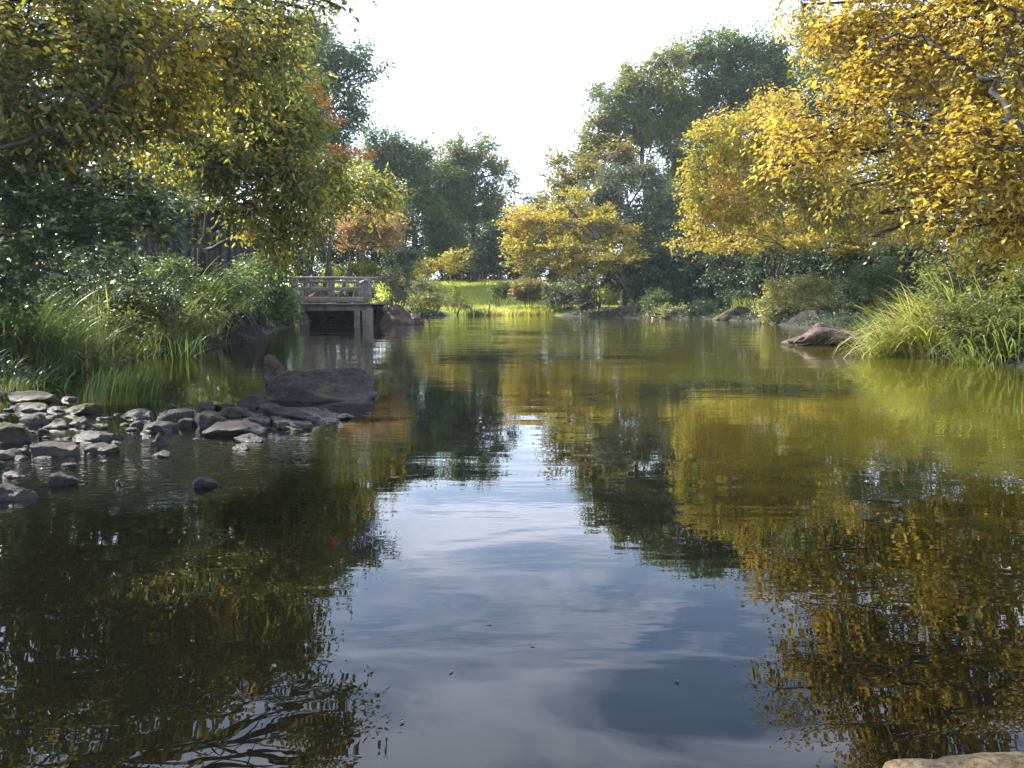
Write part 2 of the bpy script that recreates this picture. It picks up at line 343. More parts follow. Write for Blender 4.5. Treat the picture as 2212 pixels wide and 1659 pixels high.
def curve(p0, p1, sag=0.0, wob=0.06, n=7):
    p0 = np.array(p0, float); p1 = np.array(p1, float); t = np.linspace(0, 1, n)[:, None]
    l = np.linalg.norm(p1 - p0); p = p0 + (p1 - p0) * t
    w = np.cumsum(rng.normal(size=(n, 3)), axis=0) * wob * l / n; w -= w[0]; w -= (w[-1]) * t
    p = p + w; p[:, 2] += (np.sin(t[:, 0] * math.pi)) * sag * l; return p
def tree(name, label, cat, base, blobs, leaf, mat, bark, r0=0.12, lean=(0, 0), aspect=0.5, tpl='diamond', lai=4, spray=0.5, flat=0.0, droop=0.35,
         gap=0.25, group=None, trunks=1, limbs=(), seed=1, subs=4, crown_name='crown', trunk_name='trunk', K=9, top=0.75, upn=0.7, dep=0.8,
         twigs=False, extra=None, split=None, shell=0.6, sink=0.1, fork=0.35, sub=12):
    """blobs given as (px, py, rx, ry, Y[, dens]); converted to metres at their own distance"""
    B = []
    for b in blobs:
        c = at(b[0], b[1], b[4]); s = b[4] / FPX
        B.append((c, (b[2] * s, b[2] * s * dep, b[3] * s), b[5] if len(b) > 5 else 1.0))
    bx, by = base; bz = gz(bx, by); root = thing(name, label, cat, (bx, by, bz), group)
    base3 = np.array((bx, by, bz - sink)); loc = np.array((bx, by, bz))
    zt = max(c[2] + r[2] * 0.3 for c, r, d in B); cen = np.mean([c for c, r, d in B], axis=0)
    wd = Bag(); stems = []
    for k in range(trunks):
        off = np.array((rng.uniform(-1, 1), rng.uniform(-.6, .6), 0)) * (0 if trunks == 1 else r0 * 4 + 0.1)
        tip = np.array((bx + (cen[0] - bx) * 0.6 + lean[0], by + (cen[1] - by) * 0.6 + lean[1], bz + (zt - bz) * top)) + off * 3
        st = curve(base3 + off, tip, 0, 0.12, 12); stems.append(st); wd.tube(st - loc, r0 * (1 if k == 0 else .75), r0 * 0.3, 9, 0.06)
    allst = np.concatenate([s[int(len(s) * fork):] for s in stems])
    for c, r, d in B:
        # limb from the nearest lower trunk point to the blob
        dd = np.linalg.norm(allst - c, axis=1) + np.where(allst[:, 2] > c[2], 2.0 * (allst[:, 2] - c[2]), 0)
        a = allst[int(np.argmin(dd))]; lim = curve(a, c, 0.06, 0.10, 7); rr = max(r0 * 0.34, 0.006)
        wd.tube(lim - loc, rr, rr * 0.45, 6, 0.05, cap=False)
        for _ in range(subs):
            e = c + unit(rng.normal(size=3)) * np.array(r) * 0.85; q = lim[rng.integers(3, 7)]
            wd.tube(curve(q, e, 0.05, 0.12, 5) - loc, rr * 0.4, rr * 0.1, 4, cap=False)
    for pts, ra, rb in limbs:
        pp = np.array([at(*p) for p in pts]); t = np.linspace(0, len(pp) - 1, (len(pp) - 1) * 4 + 1)
        q = np.stack([np.interp(t, np.arange(len(pp)), pp[:, i]) for i in range(3)], 1); q += rng.normal(size=q.shape) * (ra * 0.5 + .012)
        wd.tube(q - loc, ra, rb, 7, 0.06)
    me, Ps, Pt = crown_leaves([(c - loc, r, d) for c, r, d in B], leaf, aspect, tpl, lai, spray, flat, droop, K, gap, 1.0, upn, seed, shell, sub)
    if twigs:
        n = len(Ps); D = unit(Pt - Ps); a = unit(np.cross(D, np.array((0.2, 0.1, 1.0)))); b = np.cross(D, a); r = max(0.0022, leaf * 0.035)
        v = np.stack([Ps - D * spray * .3 + a * r, Ps - D * spray * .3 - a * r * .5 + b * r * .87, Ps - D * spray * .3 - a * r * .5 - b * r * .87, Pt], 1).reshape(-1, 3)
        o4 = (np.arange(n) * 4)[:, None, None]; f = np.array([(0, 1, 3), (1, 2, 3), (2, 0, 3)])[None] + o4
        wd.add(v, [f.reshape(-1, 3)])
    link(trunk_name, wd.mesh(trunk_name), bark, root, smooth=True); link(crown_name, me, mat, root)
    return root
def shrub(*a, **k):
    k.setdefault('trunk_name', 'stems'); k.setdefault('crown_name', 'foliage'); k.setdefault('r0', 0.035); k.setdefault('trunks', 4); k.setdefault('top', 0.6); k.setdefault('shell', 0.45)
    return tree(*a, **k)
def grass_blades(base, ln, th0, th1, az, w, seg=6):
    """base (n,3); arching strips"""
    n = len(base); t = np.linspace(0, 1, seg + 1); th = th0[:, None] + (th1 - th0)[:, None] * t[None] ** 1.05
    ds = (ln / seg)[:, None]; hx = np.concatenate([np.zeros((n, 1)), np.cumsum(np.sin(th[:, :-1]) * ds, 1)], 1); hz = np.concatenate([np.zeros((n, 1)), np.cumsum(np.cos(th[:, :-1]) * ds, 1)], 1)
    c = np.stack([hx * np.cos(az)[:, None], hx * np.sin(az)[:, None], hz], -1) + base[:, None]
    tw = rng.uniform(-0.5, 0.5, n); sdv = np.stack([-np.sin(az + tw), np.cos(az + tw), np.zeros(n)], -1)
    ww = (w[:, None] * np.clip(1.05 - t[None] ** 2.2, 0.04, 1) * np.clip(0.55 + t[None] * 2, 0, 1))[..., None] * 0.5
    a = c - sdv[:, None] * ww; b = c + sdv[:, None] * ww; v = np.stack([a, b], 2).reshape(-1, 3)
    k = (seg + 1) * 2; i = np.arange(seg) * 2; f = np.stack([i, i + 1, i + 3, i + 2], -1)[None] + (np.arange(n) * k)[:, None, None]
    return v, f.reshape(-1, 4)
def grass_clump(name, label, px, py, Y, n, length, width, spread, mat, az0=0.0, azs=math.pi, th=(0.15, 1.5), group=None, cat='grass clump', kind=None, z=None, spready=None, parent=None):
    if n >= 200 and Y < 20 and z is None: n = int(n * .62); width *= 1.45
    c = at(px, py, Y); x, y = c[0], c[1]; bz = gz(x, y) if z is None else z
    bz = max(bz, -0.05); o0 = np.array((x, y, bz))
    sy = spready if spready is not None else spread * 0.6
    b = rng.normal(size=(n, 3)) * np.array((spread, sy, 0)) * 0.5; zz = height(b[:, 0] + x, b[:, 1] + y) if z is None else np.full(n, z); b[:, 2] = np.maximum(zz, -0.1) - bz - 0.02
    az = az0 + rng.uniform(-1, 1, n) * azs; v, f = grass_blades(b, length * rng.uniform(0.45, 1.1, n), th[0] * rng.uniform(-0.3, 1.6, n), th[1] * rng.uniform(0.5, 1.25, n), az, width * rng.uniform(0.6, 1.2, n))
    me = mesh_np(name, v, [f]); o = link(name, me, mat); o.location = o0; tag(o, label, cat, group, kind); return o

def gb(px, Y): return at(px, 700, Y)[:2]
# --- leaf palettes (reflectance)
M_gold = leaf_mat('gold_leaf', [(0.13, 0.14, 0.035), (0.34, 0.27, 0.045), (0.54, 0.38, 0.06), (0.60, 0.46, 0.15)], 0.48, nscale=1.3, tgain=1.3)
M_olive = leaf_mat('olive_gold_leaf', [(0.055, 0.09, 0.02), (0.11, 0.14, 0.03), (0.21, 0.20, 0.035), (0.42, 0.31, 0.04)], 0.5, nscale=0.8, tgain=1.5)
M_near = leaf_mat('green_gold_leaf', [(0.04, 0.062, 0.028), (0.085, 0.10, 0.032), (0.21, 0.185, 0.035), (0.48, 0.35, 0.04)], 0.52, nscale=1.1, tgain=1.7)
M_maple = leaf_mat('maple_green_leaf', [(0.026, 0.045, 0.026), (0.05, 0.078, 0.036), (0.09, 0.115, 0.035)], 0.36, rough=0.3, nscale=1.5)
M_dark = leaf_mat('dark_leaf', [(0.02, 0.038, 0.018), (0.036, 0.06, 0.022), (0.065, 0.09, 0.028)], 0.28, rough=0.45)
M_oak = leaf_mat('oak_leaf', [(0.05, 0.085, 0.028), (0.085, 0.13, 0.038), (0.15, 0.18, 0.045)], 0.42, nscale=0.4)
M_oakl = leaf_mat('light_oak_leaf', [(0.06, 0.09, 0.035), (0.13, 0.16, 0.04), (0.24, 0.22, 0.07)], 0.45, nscale=0.35)
M_grey = leaf_mat('grey_green_leaf', [(0.06, 0.075, 0.045), (0.11, 0.13, 0.075), (0.17, 0.18, 0.10)], 0.25, nscale=0.5)
M_orange = leaf_mat('orange_leaf', [(0.30, 0.10, 0.02), (0.45, 0.15, 0.03), (0.50, 0.22, 0.05)], 0.45)
M_orange2 = leaf_mat('tan_orange_leaf', [(0.22, 0.18, 0.08), (0.38, 0.25, 0.12), (0.48, 0.30, 0.16)], 0.25, nscale=0.9)
M_mapleg = leaf_mat('golden_maple_leaf', [(0.11, 0.15, 0.03), (0.27, 0.25, 0.04), (0.45, 0.35, 0.06), (0.50, 0.35, 0.09)], 0.40, nscale=0.5)
M_yg = leaf_mat('yellow_green_leaf', [(0.12, 0.16, 0.02), (0.28, 0.27, 0.03), (0.42, 0.33, 0.05), (0.50, 0.22, 0.06)], 0.45, nscale=0.7)
M_bushy = leaf_mat('bright_green_leaf', [(0.08, 0.13, 0.02), (0.16, 0.20, 0.025), (0.30, 0.27, 0.03)], 0.42, nscale=1.5)
M_silver = leaf_mat('pale_azalea_leaf', [(0.18, 0.23, 0.08), (0.38, 0.38, 0.15), (0.58, 0.50, 0.22)], 0.3, nscale=1.8)
M_azalea = leaf_mat('russet_azalea_leaf', [(0.13, 0.11, 0.05), (0.22, 0.18, 0.07), (0.34, 0.29, 0.06)], 0.3, nscale=1.2)
M_weed = leaf_mat('weed_leaf', [(0.06, 0.10, 0.02), (0.13, 0.16, 0.03), (0.22, 0.20, 0.06)], 0.42, nscale=2)
M_grassd = leaf_mat('deep_grass', [(0.022, 0.05, 0.016), (0.045, 0.085, 0.022), (0.08, 0.12, 0.03), (0.2, 0.17, 0.08)], 0.4, rough=0.35, nscale=2)
M_grassl = leaf_mat('pale_grass', [(0.07, 0.12, 0.03), (0.13, 0.19, 0.05), (0.22, 0.26, 0.09), (0.30, 0.27, 0.14)], 0.45, rough=0.3, nscale=2)
M_grassy = leaf_mat('sunny_grass', [(0.14, 0.20, 0.03), (0.30, 0.34, 0.07), (0.46, 0.45, 0.18), (0.42, 0.35, 0.18)], 0.45, rough=0.3, nscale=2)
M_lawn = leaf_mat('lawn_grass', [(0.18, 0.22, 0.05), (0.34, 0.37, 0.08), (0.48, 0.45, 0.15)], 0.5, rough=0.5, nscale=0.5)
M_sedge = leaf_mat('sedge_blade', [(0.02, 0.05, 0.012), (0.05, 0.09, 0.016), (0.11, 0.14, 0.025), (0.2, 0.16, 0.07)], 0.45, nscale=2)
M_rust = leaf_mat('rust_gold_leaf', [(0.09, 0.11, 0.03), (0.20, 0.17, 0.04), (0.30, 0.22, 0.05)], 0.4, nscale=0.6)
M_straw = leaf_mat('straw', [(0.22, 0.15, 0.08), (0.32, 0.22, 0.12)], 0.3)
B_dark = bark_mat('dark_bark', (0.018, 0.014, 0.011), (0.05, 0.042, 0.034))
B_grey = bark_mat('grey_bark', (0.05, 0.04, 0.032), (0.14, 0.12, 0.10))

# ================================================================== LEFT SIDE
tree('overhanging_tree', 'big green and gold tree at upper left, branches reaching over the pond nearest the viewer', 'tree', (-6.6, 7.6),
     [(-80, 60, 160, 110, 7.5), (70, 40, 130, 90, 7.8), (60, 190, 130, 80, 7.2), (210, 110, 130, 90, 7.6), (190, 240, 130, 60, 7.4), (330, 60, 120, 90, 8.2),
      (330, 190, 110, 70, 7.9), (460, 60, 110, 80, 9), (570, 50, 110, 70, 9.6), (660, 20, 80, 50, 10, .8), (735, 15, 40, 30, 10.2, .8), (480, 170, 100, 60, 9),
      (600, 130, 80, 50, 9.8, .8), (320, 300, 110, 45, 8.0, .8), (-60, -90, 160, 80, 8), (120, -80, 110, 50, 8.3, .6), (300, -90, 130, 70, 8.8), (470, -70, 130, 70, 9.4),
      (610, -80, 110, 70, 9.8), (700, -60, 60, 40, 10), (520, -170, 130, 60, 9.6), (650, -150, 60, 45, 10, .8), (340, -200, 150, 70, 9), (60, -200, 150, 60, 8.4, .8), (-180, -890, 420, 220, 5), (60, -620, 300, 160, 6), (-300, -500, 300, 250, 6), (-250, -1400, 600, 300, 4)],
     0.085, M_near, B_dark, r0=0.10, aspect=0.52, tpl='ovate', lai=2.3, spray=0.42, droop=0.4, K=10, subs=6, twigs=True, gap=0.33, seed=11, upn=0.55,
     limbs=[([(-120, 330, 6.98), (100, 290, 6.98), (209, 223, 7.07), (266, 180, 7.26), (340, 113, 7.46), (400, 70, 7.95), (480, 42, 8.53), (547, 12, 9.01), (640, -40, 9.50)], 0.023, 0.005),
            ([(340, 113, 7.46), (400, 105, 7.75), (470, 98, 8.23), (555, 78, 8.72)], 0.008, 0.004), ([(209, 223, 7.07), (293, 242, 7.36), (350, 262, 7.75)], 0.013, 0.004),
            ([(209, 223, 7.07), (102, 199, 6.78), (0, 180, 6.59)], 0.013, 0.004), ([(400, 70, 7.95), (430, 30, 8.14), (470, -10, 8.33)], 0.010, 0.004)])
tree('green_maple', 'dark green maple with silvery glinting leaves low on the left bank', 'tree', (-6.4, 9.0),
     [(-60, 360, 130, 90, 7.6), (60, 340, 120, 60, 7.8), (90, 430, 140, 60, 7.6), (220, 380, 110, 50, 8.2), (250, 450, 120, 45, 8), (370, 440, 90, 30, 8.6, .8), (330, 490, 90, 30, 8.4, .8),
      (40, 510, 130, 60, 7.8), (180, 520, 120, 45, 8.2), (-40, 600, 120, 70, 7.8), (70, 590, 110, 50, 8.2)],
     0.085, M_maple, B_dark, r0=0.09, aspect=0.95, tpl='maple', lai=2.6, spray=0.38, flat=0.55, droop=0.15, K=9, twigs=True, gap=0.3, seed=12, upn=0.7)
tree('golden_drooping_tree', 'olive gold tree with drooping branches left of the timber deck', 'tree', (-6.6, 15.5),
     [(470, 260, 100, 80, 13), (560, 200, 110, 80, 13.5), (640, 150, 70, 60, 14), (590, 300, 100, 70, 13), (645, 250, 50, 50, 13.5, .8), (510, 360, 110, 60, 12.5),
      (620, 390, 110, 60, 13), (690, 385, 60, 50, 14), (780, 420, 60, 45, 15, .8), (540, 440, 90, 40, 12.8), (620, 475, 70, 36, 13.5), (590, 520, 60, 30, 13.2, .8),
      (420, 320, 90, 60, 12), (520, 120, 90, 60, 14), (440, 130, 80, 70, 13.5), (630, 60, 60, 60, 14.5, .7)],
     0.115, M_olive, B_dark, r0=0.12, aspect=0.42, tpl='ovate', lai=2.5, spray=0.5, droop=0.5, K=9, twigs=True, gap=0.42, seed=13, upn=0.5,
     limbs=[([(390, 312, 11.5), (450, 275, 12), (520, 254, 12.5), (590, 250, 13)], 0.035, 0.01), ([(352, 344, 11), (500, 371, 12), (600, 385, 12.6), (703, 402, 13.2)], 0.025, 0.006),
            ([(430, 520, 13), (427, 300, 13.2), (415, 60, 13.8)], 0.05, 0.03)])
tree('back_left_tree', 'broad green tree forming the background behind the left bank', 'tree', (-13.5, 24),
     [(100, 150, 230, 170, 23), (330, 130, 170, 160, 24), (500, 130, 140, 150, 25), (300, 330, 220, 120, 23), (540, 340, 140, 130, 25), (80, 380, 220, 140, 22), (150, 520, 200, 70, 20), (400, 500, 130, 60, 21.5), (560, 500, 90, 60, 23), (-80, 520, 150, 90, 20), (620, 260, 90, 110, 26), (-120, 300, 200, 220, 22)],
     0.17, M_oak, B_dark, r0=0.25, lai=3.6, spray=0.8, seed=14, gap=0.22, subs=6)
tree('tall_green_tree', 'tall green tree whose leafy tip stands out against the sky left of the gap', 'tree', (-10.8, 42),
     [(700, 150, 55, 60, 42), (765, 120, 38, 28, 42), (800, 152, 26, 17, 41.5, .9), (740, 190, 50, 45, 42), (770, 240, 28, 25, 42), (700, 270, 60, 55, 42), (742, 300, 35, 40, 42), (680, 380, 80, 60, 42), (650, 90, 50, 60, 43), (690, 60, 35, 40, 43, .7), (600, 200, 90, 150, 43)],
     0.21, M_oak, B_dark, r0=0.28, lai=3.8, spray=0.9, seed=15, gap=0.2)
tree('orange_tipped_tree', 'tree with bright orange sprays at its top behind the deck', 'tree', at(700, 600, 31)[:2],
     [(684, 200, 12, 20, 24, .7), (702, 232, 12, 10, 24, .6), (720, 256, 13, 10, 24, .8), (752, 334, 45, 10, 24.5), (715, 343, 36, 9, 24.5, .8)],
     0.085, M_orange, B_grey, r0=0.09, aspect=0.6, lai=2.8, spray=0.35, flat=0.4, droop=0.1, seed=16, subs=3)
tree('olive_tree', 'olive tree between the orange sprays and the dark centre trees', 'tree', (-6.9, 34),
     [(760, 400, 70, 45, 33), (815, 390, 40, 45, 34), (830, 440, 40, 50, 34), (760, 460, 80, 45, 33), (700, 420, 70, 60, 33), (800, 500, 50, 40, 34)],
     0.15, M_olive, B_grey, r0=0.12, lai=3.6, spray=0.6, seed=17, droop=0.3)
tree('orange_maple', 'small tan orange maple with a forked grey trunk behind the deck rail', 'tree', at(716, 600, 31)[:2],
     [(745, 478, 55, 14, 30), (795, 468, 38, 13, 30.5), (835, 482, 32, 10, 31), (770, 500, 70, 13, 30), (835, 512, 30, 9, 31), (715, 495, 50, 15, 30), (790, 452, 30, 10, 31), (730, 520, 50, 12, 30), (850, 530, 18, 10, 31, .7), (800, 488, 60, 12, 30), (848, 495, 36, 9, 30), (760, 520, 60, 10, 30)],
     0.12, M_orange2, B_grey, r0=0.10, aspect=0.6, lai=4.4, spray=0.5, flat=0.55, droop=0.12, seed=18, top=0.55,
     limbs=[([(716, 610, 31), (712, 580, 31), (706, 540, 31), (692, 512, 31)], 0.12, 0.04), ([(708, 550, 31), (722, 520, 31), (740, 505, 30.5)], 0.07, 0.03)])
# centre
tree('dark_centre_tree', 'dark green oak at the far end of the lawn, left of its paler neighbour', 'tree', at(905, 600, 60)[:2],
     [(845, 320, 36, 36, 58), (890, 335, 40, 34, 58), (870, 400, 65, 60, 58), (930, 400, 60, 60, 59), (850, 470, 60, 60, 57), (920, 480, 70, 60, 58), (860, 540, 60, 40, 58), (830, 370, 40, 60, 58), (975, 430, 50, 60, 60), (955, 520, 70, 50, 60), (800, 300, 16, 24, 58, .7), (815, 340, 30, 40, 58)],
     0.27, M_oak, B_dark, r0=0.3, lai=5.2, spray=1.0, seed=21, gap=0.2, droop=0.2)
tree('light_centre_tree', 'lighter yellow green oak with an airy right edge beside the gap of sky', 'tree', at(1025, 600, 63)[:2],
     [(1005, 335, 32, 34, 61, .8), (1042, 320, 28, 26, 61, .6), (1000, 380, 50, 45, 61), (1050, 370, 42, 45, 61, .9), (1090, 375, 24, 38, 61, .42), (1020, 440, 60, 40, 61), (1070, 430, 34, 26, 61, .5), (990, 490, 60, 50, 61), (960, 350, 40, 30, 61)],
     0.27, M_oakl, B_dark, r0=0.3, lai=4.2, spray=1.0, seed=22, gap=0.28, droop=0.2)
tree('dark_hedge_tree', 'low dark evergreen trees below the narrow gap of sky', 'tree', at(1100, 600, 70)[:2],
     [(1070, 480, 40, 40, 70), (1110, 475, 40, 38, 70), (1150, 465, 36, 36, 70), (1190, 470, 50, 45, 70), (1090, 540, 70, 40, 68), (1040, 530, 60, 50, 68), (1160, 540, 60, 40, 68), (980, 560, 60, 40, 66), (1230, 480, 50, 60, 70)],
     0.28, M_dark, B_dark, r0=0.2, lai=4.5, spray=1.0, seed=23, trunks=3, gap=0.1)
tree('low_maple', 'low spreading yellow green maple reaching over the left edge of the lawn', 'tree', at(905, 640, 42)[:2],
     [(965, 560, 42, 10, 41), (1000, 545, 14, 5, 41, .8), (930, 572, 34, 9, 41), (890, 590, 38, 12, 41), (860, 600, 30, 14, 41), (975, 578, 28, 8, 41), (925, 596, 34, 10, 41)],
     0.13, M_mapleg, B_grey, r0=0.06, aspect=0.6, lai=3.0, spray=0.4, flat=0.5, droop=0.1, seed=24)
# ================================================================== RIGHT SIDE
tree('layered_maple', 'broad golden maple with layered branches over the far right shore', 'tree', at(1395, 660, 42.5)[:2],
     [(1120, 478, 36, 15, 43), (1165, 460, 44, 14, 44), (1215, 446, 46, 14, 44), (1190, 482, 60, 14, 43), (1130, 505, 44, 14, 43), (1195, 515, 74, 15, 43), (1265, 500, 60, 14, 43), (1150, 538, 56, 16, 42.5),
      (1235, 540, 76, 15, 42), (1320, 530, 60, 14, 43), (1300, 560, 66, 12, 42), (1372, 562, 40, 8, 41.5), (1210, 565, 60, 13, 42), (1120, 570, 24, 14, 42, .7), (1270, 580, 50, 14, 42), (1240, 425, 36, 12, 44), (1180, 420, 34, 12, 44), (1290, 462, 56, 14, 44), (1345, 500, 44, 13, 43.5), (1110, 520, 26, 12, 43), (1260, 480, 60, 12, 43)],
     0.17, M_mapleg, B_grey, r0=0.22, aspect=0.6, lai=4.4, spray=0.6, flat=0.5, droop=0.1, seed=31, top=0.6,
     limbs=[([(1395, 665, 42.5), (1388, 630, 42.5), (1350, 605, 42.3), (1325, 575, 42), (1300, 560, 42)], 0.3, 0.12)])
tree('rust_topped_tree', 'golden brown tree rising behind the layered maple beside the sky', 'tree', at(1240, 640, 52)[:2],
     [(1290, 338, 60, 20, 50), (1340, 330, 36, 16, 50), (1240, 368, 46, 22, 50), (1200, 350, 22, 28, 51, .9), (1290, 375, 60, 24, 50), (1215, 405, 36, 22, 50), (1255, 415, 50, 26, 50), (1190, 432, 30, 14, 50), (1165, 378, 6, 14, 51, .3)],
     0.24, M_rust, B_grey, r0=0.2, aspect=0.6, lai=3.4, spray=0.7, flat=0.3, droop=0.15, seed=32)
tree('grey_evergreen', 'dense grey green evergreen in front of the tall oaks on the right', 'tree', at(1350, 650, 47)[:2],
     [(1300, 420, 50, 60, 46), (1355, 410, 50, 60, 46), (1400, 390, 45, 50, 46), (1330, 480, 70, 50, 46), (1280, 490, 45, 40, 46), (1430, 450, 60, 70, 46.5), (1400, 520, 80, 40, 46)],
     0.17, M_grey, B_dark, r0=0.2, lai=4.2, spray=0.6, seed=33, gap=0.15, aspect=0.55)
tree('tall_oak', 'tall grey green oak on the right whose left crown slopes down to the sky gap', 'tree', at(1400, 640, 54)[:2],
     [(1330, 215, 50, 50, 53), (1290, 270, 36, 40, 53, .8), (1260, 310, 30, 26, 53, .8), (1380, 170, 60, 45, 53), (1350, 280, 70, 60, 53), (1430, 240, 80, 80, 53), (1420, 130, 50, 34, 53, .9), (1300, 340, 70, 40, 53), (1410, 340, 80, 60, 53), (1230, 340, 24, 20, 53, .6), (1500, 400, 90, 80, 53), (1440, 450, 90, 70, 50), (1520, 500, 90, 50, 50)],
     0.24, M_oakl, B_dark, r0=0.35, lai=4.0, spray=0.9, seed=34, gap=0.2, subs=7, group='tall oaks on the right')
tree('tall_oak', 'tall oak on the right with the highest rounded crown against the white sky', 'tree', at(1560, 640, 56)[:2],
     [(1480, 130, 50, 36, 55), (1560, 100, 60, 36, 55), (1530, 170, 90, 60, 55), (1640, 105, 50, 36, 55, .9), (1600, 190, 90, 70, 55), (1500, 260, 80, 70, 55), (1600, 290, 100, 80, 55), (1700, 110, 60, 40, 55, .9), (1680, 200, 80, 80, 55), (1600, 400, 120, 90, 51), (1640, 490, 110, 50, 49)],
     0.24, M_oak, B_dark, r0=0.35, lai=4.2, spray=0.9, seed=35, gap=0.2, subs=7, group='tall oaks on the right')
tree('tall_oak', 'tall oak furthest right, half hidden behind the near golden tree', 'tree', at(1800, 640, 52)[:2],
     [(1770, 130, 70, 70, 51), (1760, 60, 50, 40, 51, .8), (1850, 110, 90, 90, 51), (1800, 240, 110, 90, 51), (1900, 250, 110, 120, 51), (2000, 150, 120, 120, 51), (2120, 200, 130, 130, 51), (1700, 330, 90, 80, 51), (1740, 430, 110, 80, 49), (1780, 510, 110, 50, 48), (2000, 350, 140, 110, 51), (2180, 380, 140, 120, 51), (1900, 470, 140, 70, 46), (2080, 500, 140, 60, 46), (2240, 520, 120, 80, 46)],
     0.24, M_oak, B_dark, r0=0.35, lai=3.1, spray=0.9, seed=36, gap=0.22, subs=7, group='tall oaks on the right')
tree('yellow_green_tree', 'yellow green tree with orange tips reaching left in front of the oaks', 'tree', gb(1690, 31),
     [(1540, 245, 44, 28, 23, .7), (1590, 235, 40, 20, 23, .7), (1610, 290, 70, 40, 23), (1530, 300, 34, 30, 23, .7), (1520, 365, 44, 30, 23, .8), (1600, 360, 80, 45, 23), (1470, 415, 36, 14, 23, .8), (1540, 430, 60, 30, 23),
      (1510, 475, 36, 22, 23, .8), (1620, 440, 80, 40, 23), (1690, 300, 70, 60, 23.5), (1700, 400, 80, 50, 23.5), (1520, 520, 40, 10, 23, .8), (1590, 480, 50, 18, 23), (1470, 520, 24, 7, 23, .7), (1660, 225, 40, 25, 23.5, .8), (1780, 380, 80, 70, 23), (1860, 330, 80, 50, 23), (1860, 440, 80, 40, 23), (1780, 470, 70, 26, 23), (1960, 470, 80, 40, 22), (1680, 470, 60, 24, 23), (1760, 290, 60, 30, 23)],
     0.105, M_yg, B_grey, r0=0.07, aspect=0.55, tpl='ovate', lai=2.4, spray=0.5, droop=0.45, seed=37, gap=0.3, twigs=True)
tree('shore_maple', 'flat topped yellow maple with a slim leaning trunk over the dark right shore', 'tree', at(1672, 640, 31.0)[:2],
     [(1530, 520, 50, 8, 28.5, .8), (1590, 505, 60, 11, 28.5), (1650, 490, 60, 13, 29), (1720, 480, 70, 15, 29), (1790, 470, 70, 20, 29), (1850, 500, 60, 20, 28), (1620, 527, 60, 8, 28.5, .7), (1700, 515, 70, 10, 29), (1780, 440, 70, 26, 29), (1880, 450, 60, 30, 28), (1930, 515, 70, 20, 27), (1560, 536, 44, 7, 28), (1650, 538, 40, 8, 28), (1760, 524, 70, 14, 28), (1850, 534, 60, 15, 28), (1960, 545, 60, 16, 27)],
     0.12, M_mapleg, B_grey, r0=0.07, aspect=0.65, lai=4.6, spray=0.42, flat=0.55, droop=0.1, seed=38, top=0.6,
     limbs=[([(1678, 640, 31.0), (1672, 590, 30.5), (1655, 560, 30.0), (1645, 535, 29.3), (1640, 500, 29.0)], 0.09, 0.04), ([(1652, 548, 29.6), (1600, 540, 29.0), (1540, 530, 28.6)], 0.03, 0.008)])
tree('golden_tree', 'large golden yellow tree filling the upper right corner close to the viewer', 'tree', (8.6, 10.5),
     [(1735, 255, 50, 32, 9.6, .9), (1700, 310, 45, 24, 9.5, .8), (1690, 360, 40, 20, 9.3, .7), (1790, 300, 70, 40, 9.6), (1860, 220, 70, 60, 9.8), (1870, 110, 80, 70, 10), (1800, 60, 60, 45, 10.2, .8), (1735, 10, 40, 26, 10.4, .7), (1930, 30, 80, 50, 10),
      (1960, 150, 90, 70, 9.6), (2060, 70, 90, 80, 9.4), (2160, 60, 90, 80, 9), (1880, 330, 80, 50, 9.3), (1980, 260, 90, 60, 9.2), (2080, 220, 90, 70, 9), (2180, 200, 90, 90, 8.8), (1960, 380, 80, 45, 9), (2070, 360, 90, 60, 8.8), (2170, 350, 90, 80, 8.6),
      (1840, 400, 50, 34, 9.2, .9), (1900, 460, 60, 34, 9, .9), (1885, 510, 30, 18, 9, .7), (2030, 440, 80, 36, 8.8), (2130, 460, 80, 45, 8.6), (2200, 500, 60, 36, 8.5), (2050, 500, 40, 22, 8.7, .7), (2270, 120, 90, 150, 8.6), (2270, 400, 90, 140, 8.4),
      (1800, -60, 50, 30, 10.2, .8), (1940, -130, 50, 34, 10, .8), (1960, -80, 80, 50, 9.8, .9), (2050, -100, 100, 60, 9.5, .9), (2170, -100, 100, 80, 9.2), (2040, -200, 60, 50, 9.8, .8), (2060, -230, 110, 60, 9.4, .9), (2200, -240, 110, 70, 9.2)],
     0.076, M_gold, B_dark, r0=0.09, aspect=0.52, tpl='ovate', lai=2.2, spray=0.45, droop=0.35, K=10, subs=5, twigs=True, gap=0.33, seed=39, upn=0.6,
     limbs=[([(2300, 420, 8.00), (2212, 275, 8.19), (2150, 190, 8.49), (2110, 150, 8.68), (2040, 110, 8.86), (1990, 75, 9.06), (1900, 78, 9.25)], 0.044, 0.013),
            ([(2300, 370, 7.91), (2170, 312, 8.29), (2120, 292, 8.49), (2060, 285, 8.68), (1980, 292, 8.77), (1900, 310, 8.86)], 0.032, 0.006),
            ([(2150, 190, 8.49), (2178, 120, 8.58), (2170, 50, 8.68), (2140, 0, 8.86), (2060, -100, 9.06)], 0.016, 0.006), ([(2240, 60, 8.38), (2190, 20, 8.58), (2120, -20, 8.86), (2000, -110, 9.16)], 0.026, 0.011)])

